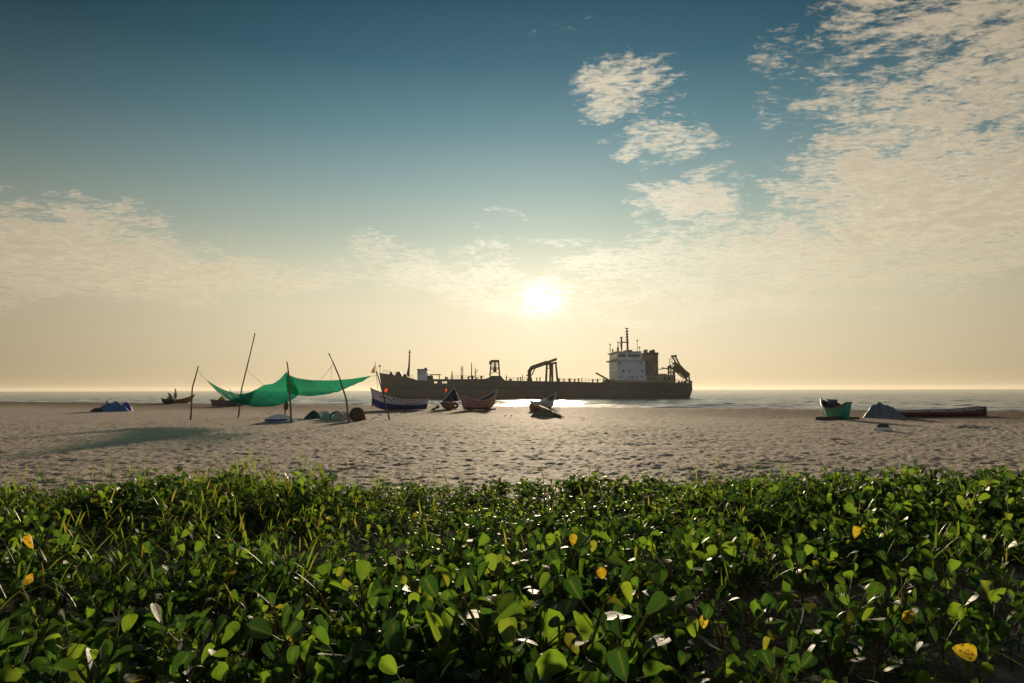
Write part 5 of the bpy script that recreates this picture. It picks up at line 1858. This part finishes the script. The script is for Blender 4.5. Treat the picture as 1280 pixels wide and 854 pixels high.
SPR = [sprig(rng) for _ in range(24)]
gp = []
for k in range(3400):
    y = 1.2 + 5.1 * rng.random() ** .7
    x = (rng.random() * 2 - 1) * (y * .8 + .5)
    q = project((x, y, .8))
    if q is None: continue
    px = q[0]
    pr = 0.10 + 0.45 * math.exp(-((px - 330) / 170) ** 2) + 0.35 * math.exp(-((px - 60) / 140) ** 2) + 0.30 * math.exp(-((px - 960) / 90) ** 2) * (y > 4)
    pr *= (0.30 if y < 3 else 1.0)
    if rng.random() < pr * (0.4 + 1.2 * vnoise(np.array([x * 1.4]), np.array([y * 1.4]), 301)[0]):
        sc = rng.uniform(.7, 1.1) * (1.25 if (250 < px < 420 or 900 < px < 1010) and y > 4.6 else 1)
        gp.append((x, y, rng.uniform(0, 6.28), sc, int(rng.integers(0, len(SPR)))))
for px, py in ((160, 800), (420, 830), (445, 800), (320, 800), (75, 800), (1165, 800), (335, 835), (20, 770), (150, 740)):
    g = G(px, py, .62)
    gp.append((g.x, g.y, rng.uniform(0, 6.28), 1.15, int(rng.integers(0, len(SPR)))))
gp = [g for g in gp if math.hypot(g[0], g[1]) > 1.3]
gz = beach_h(np.array([g[0] for g in gp]), np.array([g[1] for g in gp])) - .01
go = sorted([i for i, g in enumerate(gp) if in_view((g[0], g[1], 0, 0, 0, gz[i]))], key=lambda i: math.hypot(gp[i][0], gp[i][1]))
gth = set(go[:40])
gpro, gmade = {}, {}
for i in sorted(gth):
    x, y, rz, sc, k = gp[i]
    if k not in gpro:
        st, bl = SPR[k]
        V, Fq = tubes([st], [.0022], 5)
        o = link_mesh('grass_sprig', np_mesh('grass_sprig', V, Fq, [M['grass']]))
        ch = [link_mesh('blade', np_mesh('blade', v, fq, [M['grass']], {'mid': md}), o) for v, md, fq in bl]
        gpro[k] = (o, ch)
    else:
        po, pch = gpro[k]
        o = po.copy(); COL.objects.link(o)
        for c in pch:
            d = c.copy(); COL.objects.link(d); d.parent = o
    o.location = (x, y, gz[i]); o.rotation_euler = (0, 0, rz); o.scale = (sc, sc, sc)
    gmade[i] = tag(o, 'upright sprig of grass with long pointed blades rising among the creepers', 'grass', 'grass sprigs among the creepers')
sp_px = {i: project((gp[i][0], gp[i][1], gz[i] + .15)) for i in gth}
gobj = gmade
gdone = set()
for mx_, mn in MARKS:
    c = [(abs(sp_px[j][0] - mx_), j) for j in gobj if j not in gdone]
    dd, j = min(c)
    if dd < 18:
        gdone.add(j)
        gobj[j]['label'] = 'near grass sprig with long pointed blades straight below the %s' % mn
GV, GF, GT, GM = [], [], [], []
ofs = 0
lines, rad = [], []
for i, (x, y, rz, sc, k) in enumerate(gp):
    if i in gth: continue
    st, bl = SPR[k]
    c, s_ = math.cos(rz), math.sin(rz)
    Rm = np.array([[c, -s_, 0], [s_, c, 0], [0, 0, 1]]) * sc
    l3 = np.array([x, y, gz[i]])
    tt = rng.random()
    for v, md, fq in bl:
        GV.append(v @ Rm.T + l3); GF.append(fq + ofs); GM.append(md); GT.append(np.full(len(v), (tt + rng.random() * .2) % 1)); ofs += len(v)
    lines.append(np.array(st) @ Rm.T + l3); rad.append(.0022)
V, Fq = tubes(lines, rad, 4)
GV.append(V); GF.append(Fq + ofs); GM.append(np.zeros(len(V))); GT.append(np.full(len(V), .5))
me = np_mesh('grass_blades', np.concatenate(GV), np.concatenate(GF), [M['grass']], {'tint': np.concatenate(GT), 'mid': np.concatenate(GM)})
tag(link_mesh('grass', me), 'thin pointed grass blades mixed through the creeper thicket', 'grass', None, 'stuff')


# ------------------------------------------------------------------ evening haze over beach and sea
hz = bpy.data.materials.new('haze_air')
hz.use_nodes = True
hn = hz.node_tree
hn.nodes.clear()
ho = hn.nodes.new('ShaderNodeOutputMaterial')
hv = hn.nodes.new('ShaderNodeVolumePrincipled')
hv.inputs['Color'].default_value = (0.80, 0.74, 0.64, 1)
hv.inputs['Density'].default_value = 0.00008
hv.inputs['Anisotropy'].default_value = 0.4
hn.links.new(hv.outputs[0], ho.inputs['Volume'])
mb = MB()
mb.box((-50000, -2600, -8.0), (50000, 7200, 27.0))
tag(mb.build('haze', hz), 'pale evening haze in the air over beach and sea', 'haze', None, 'stuff')
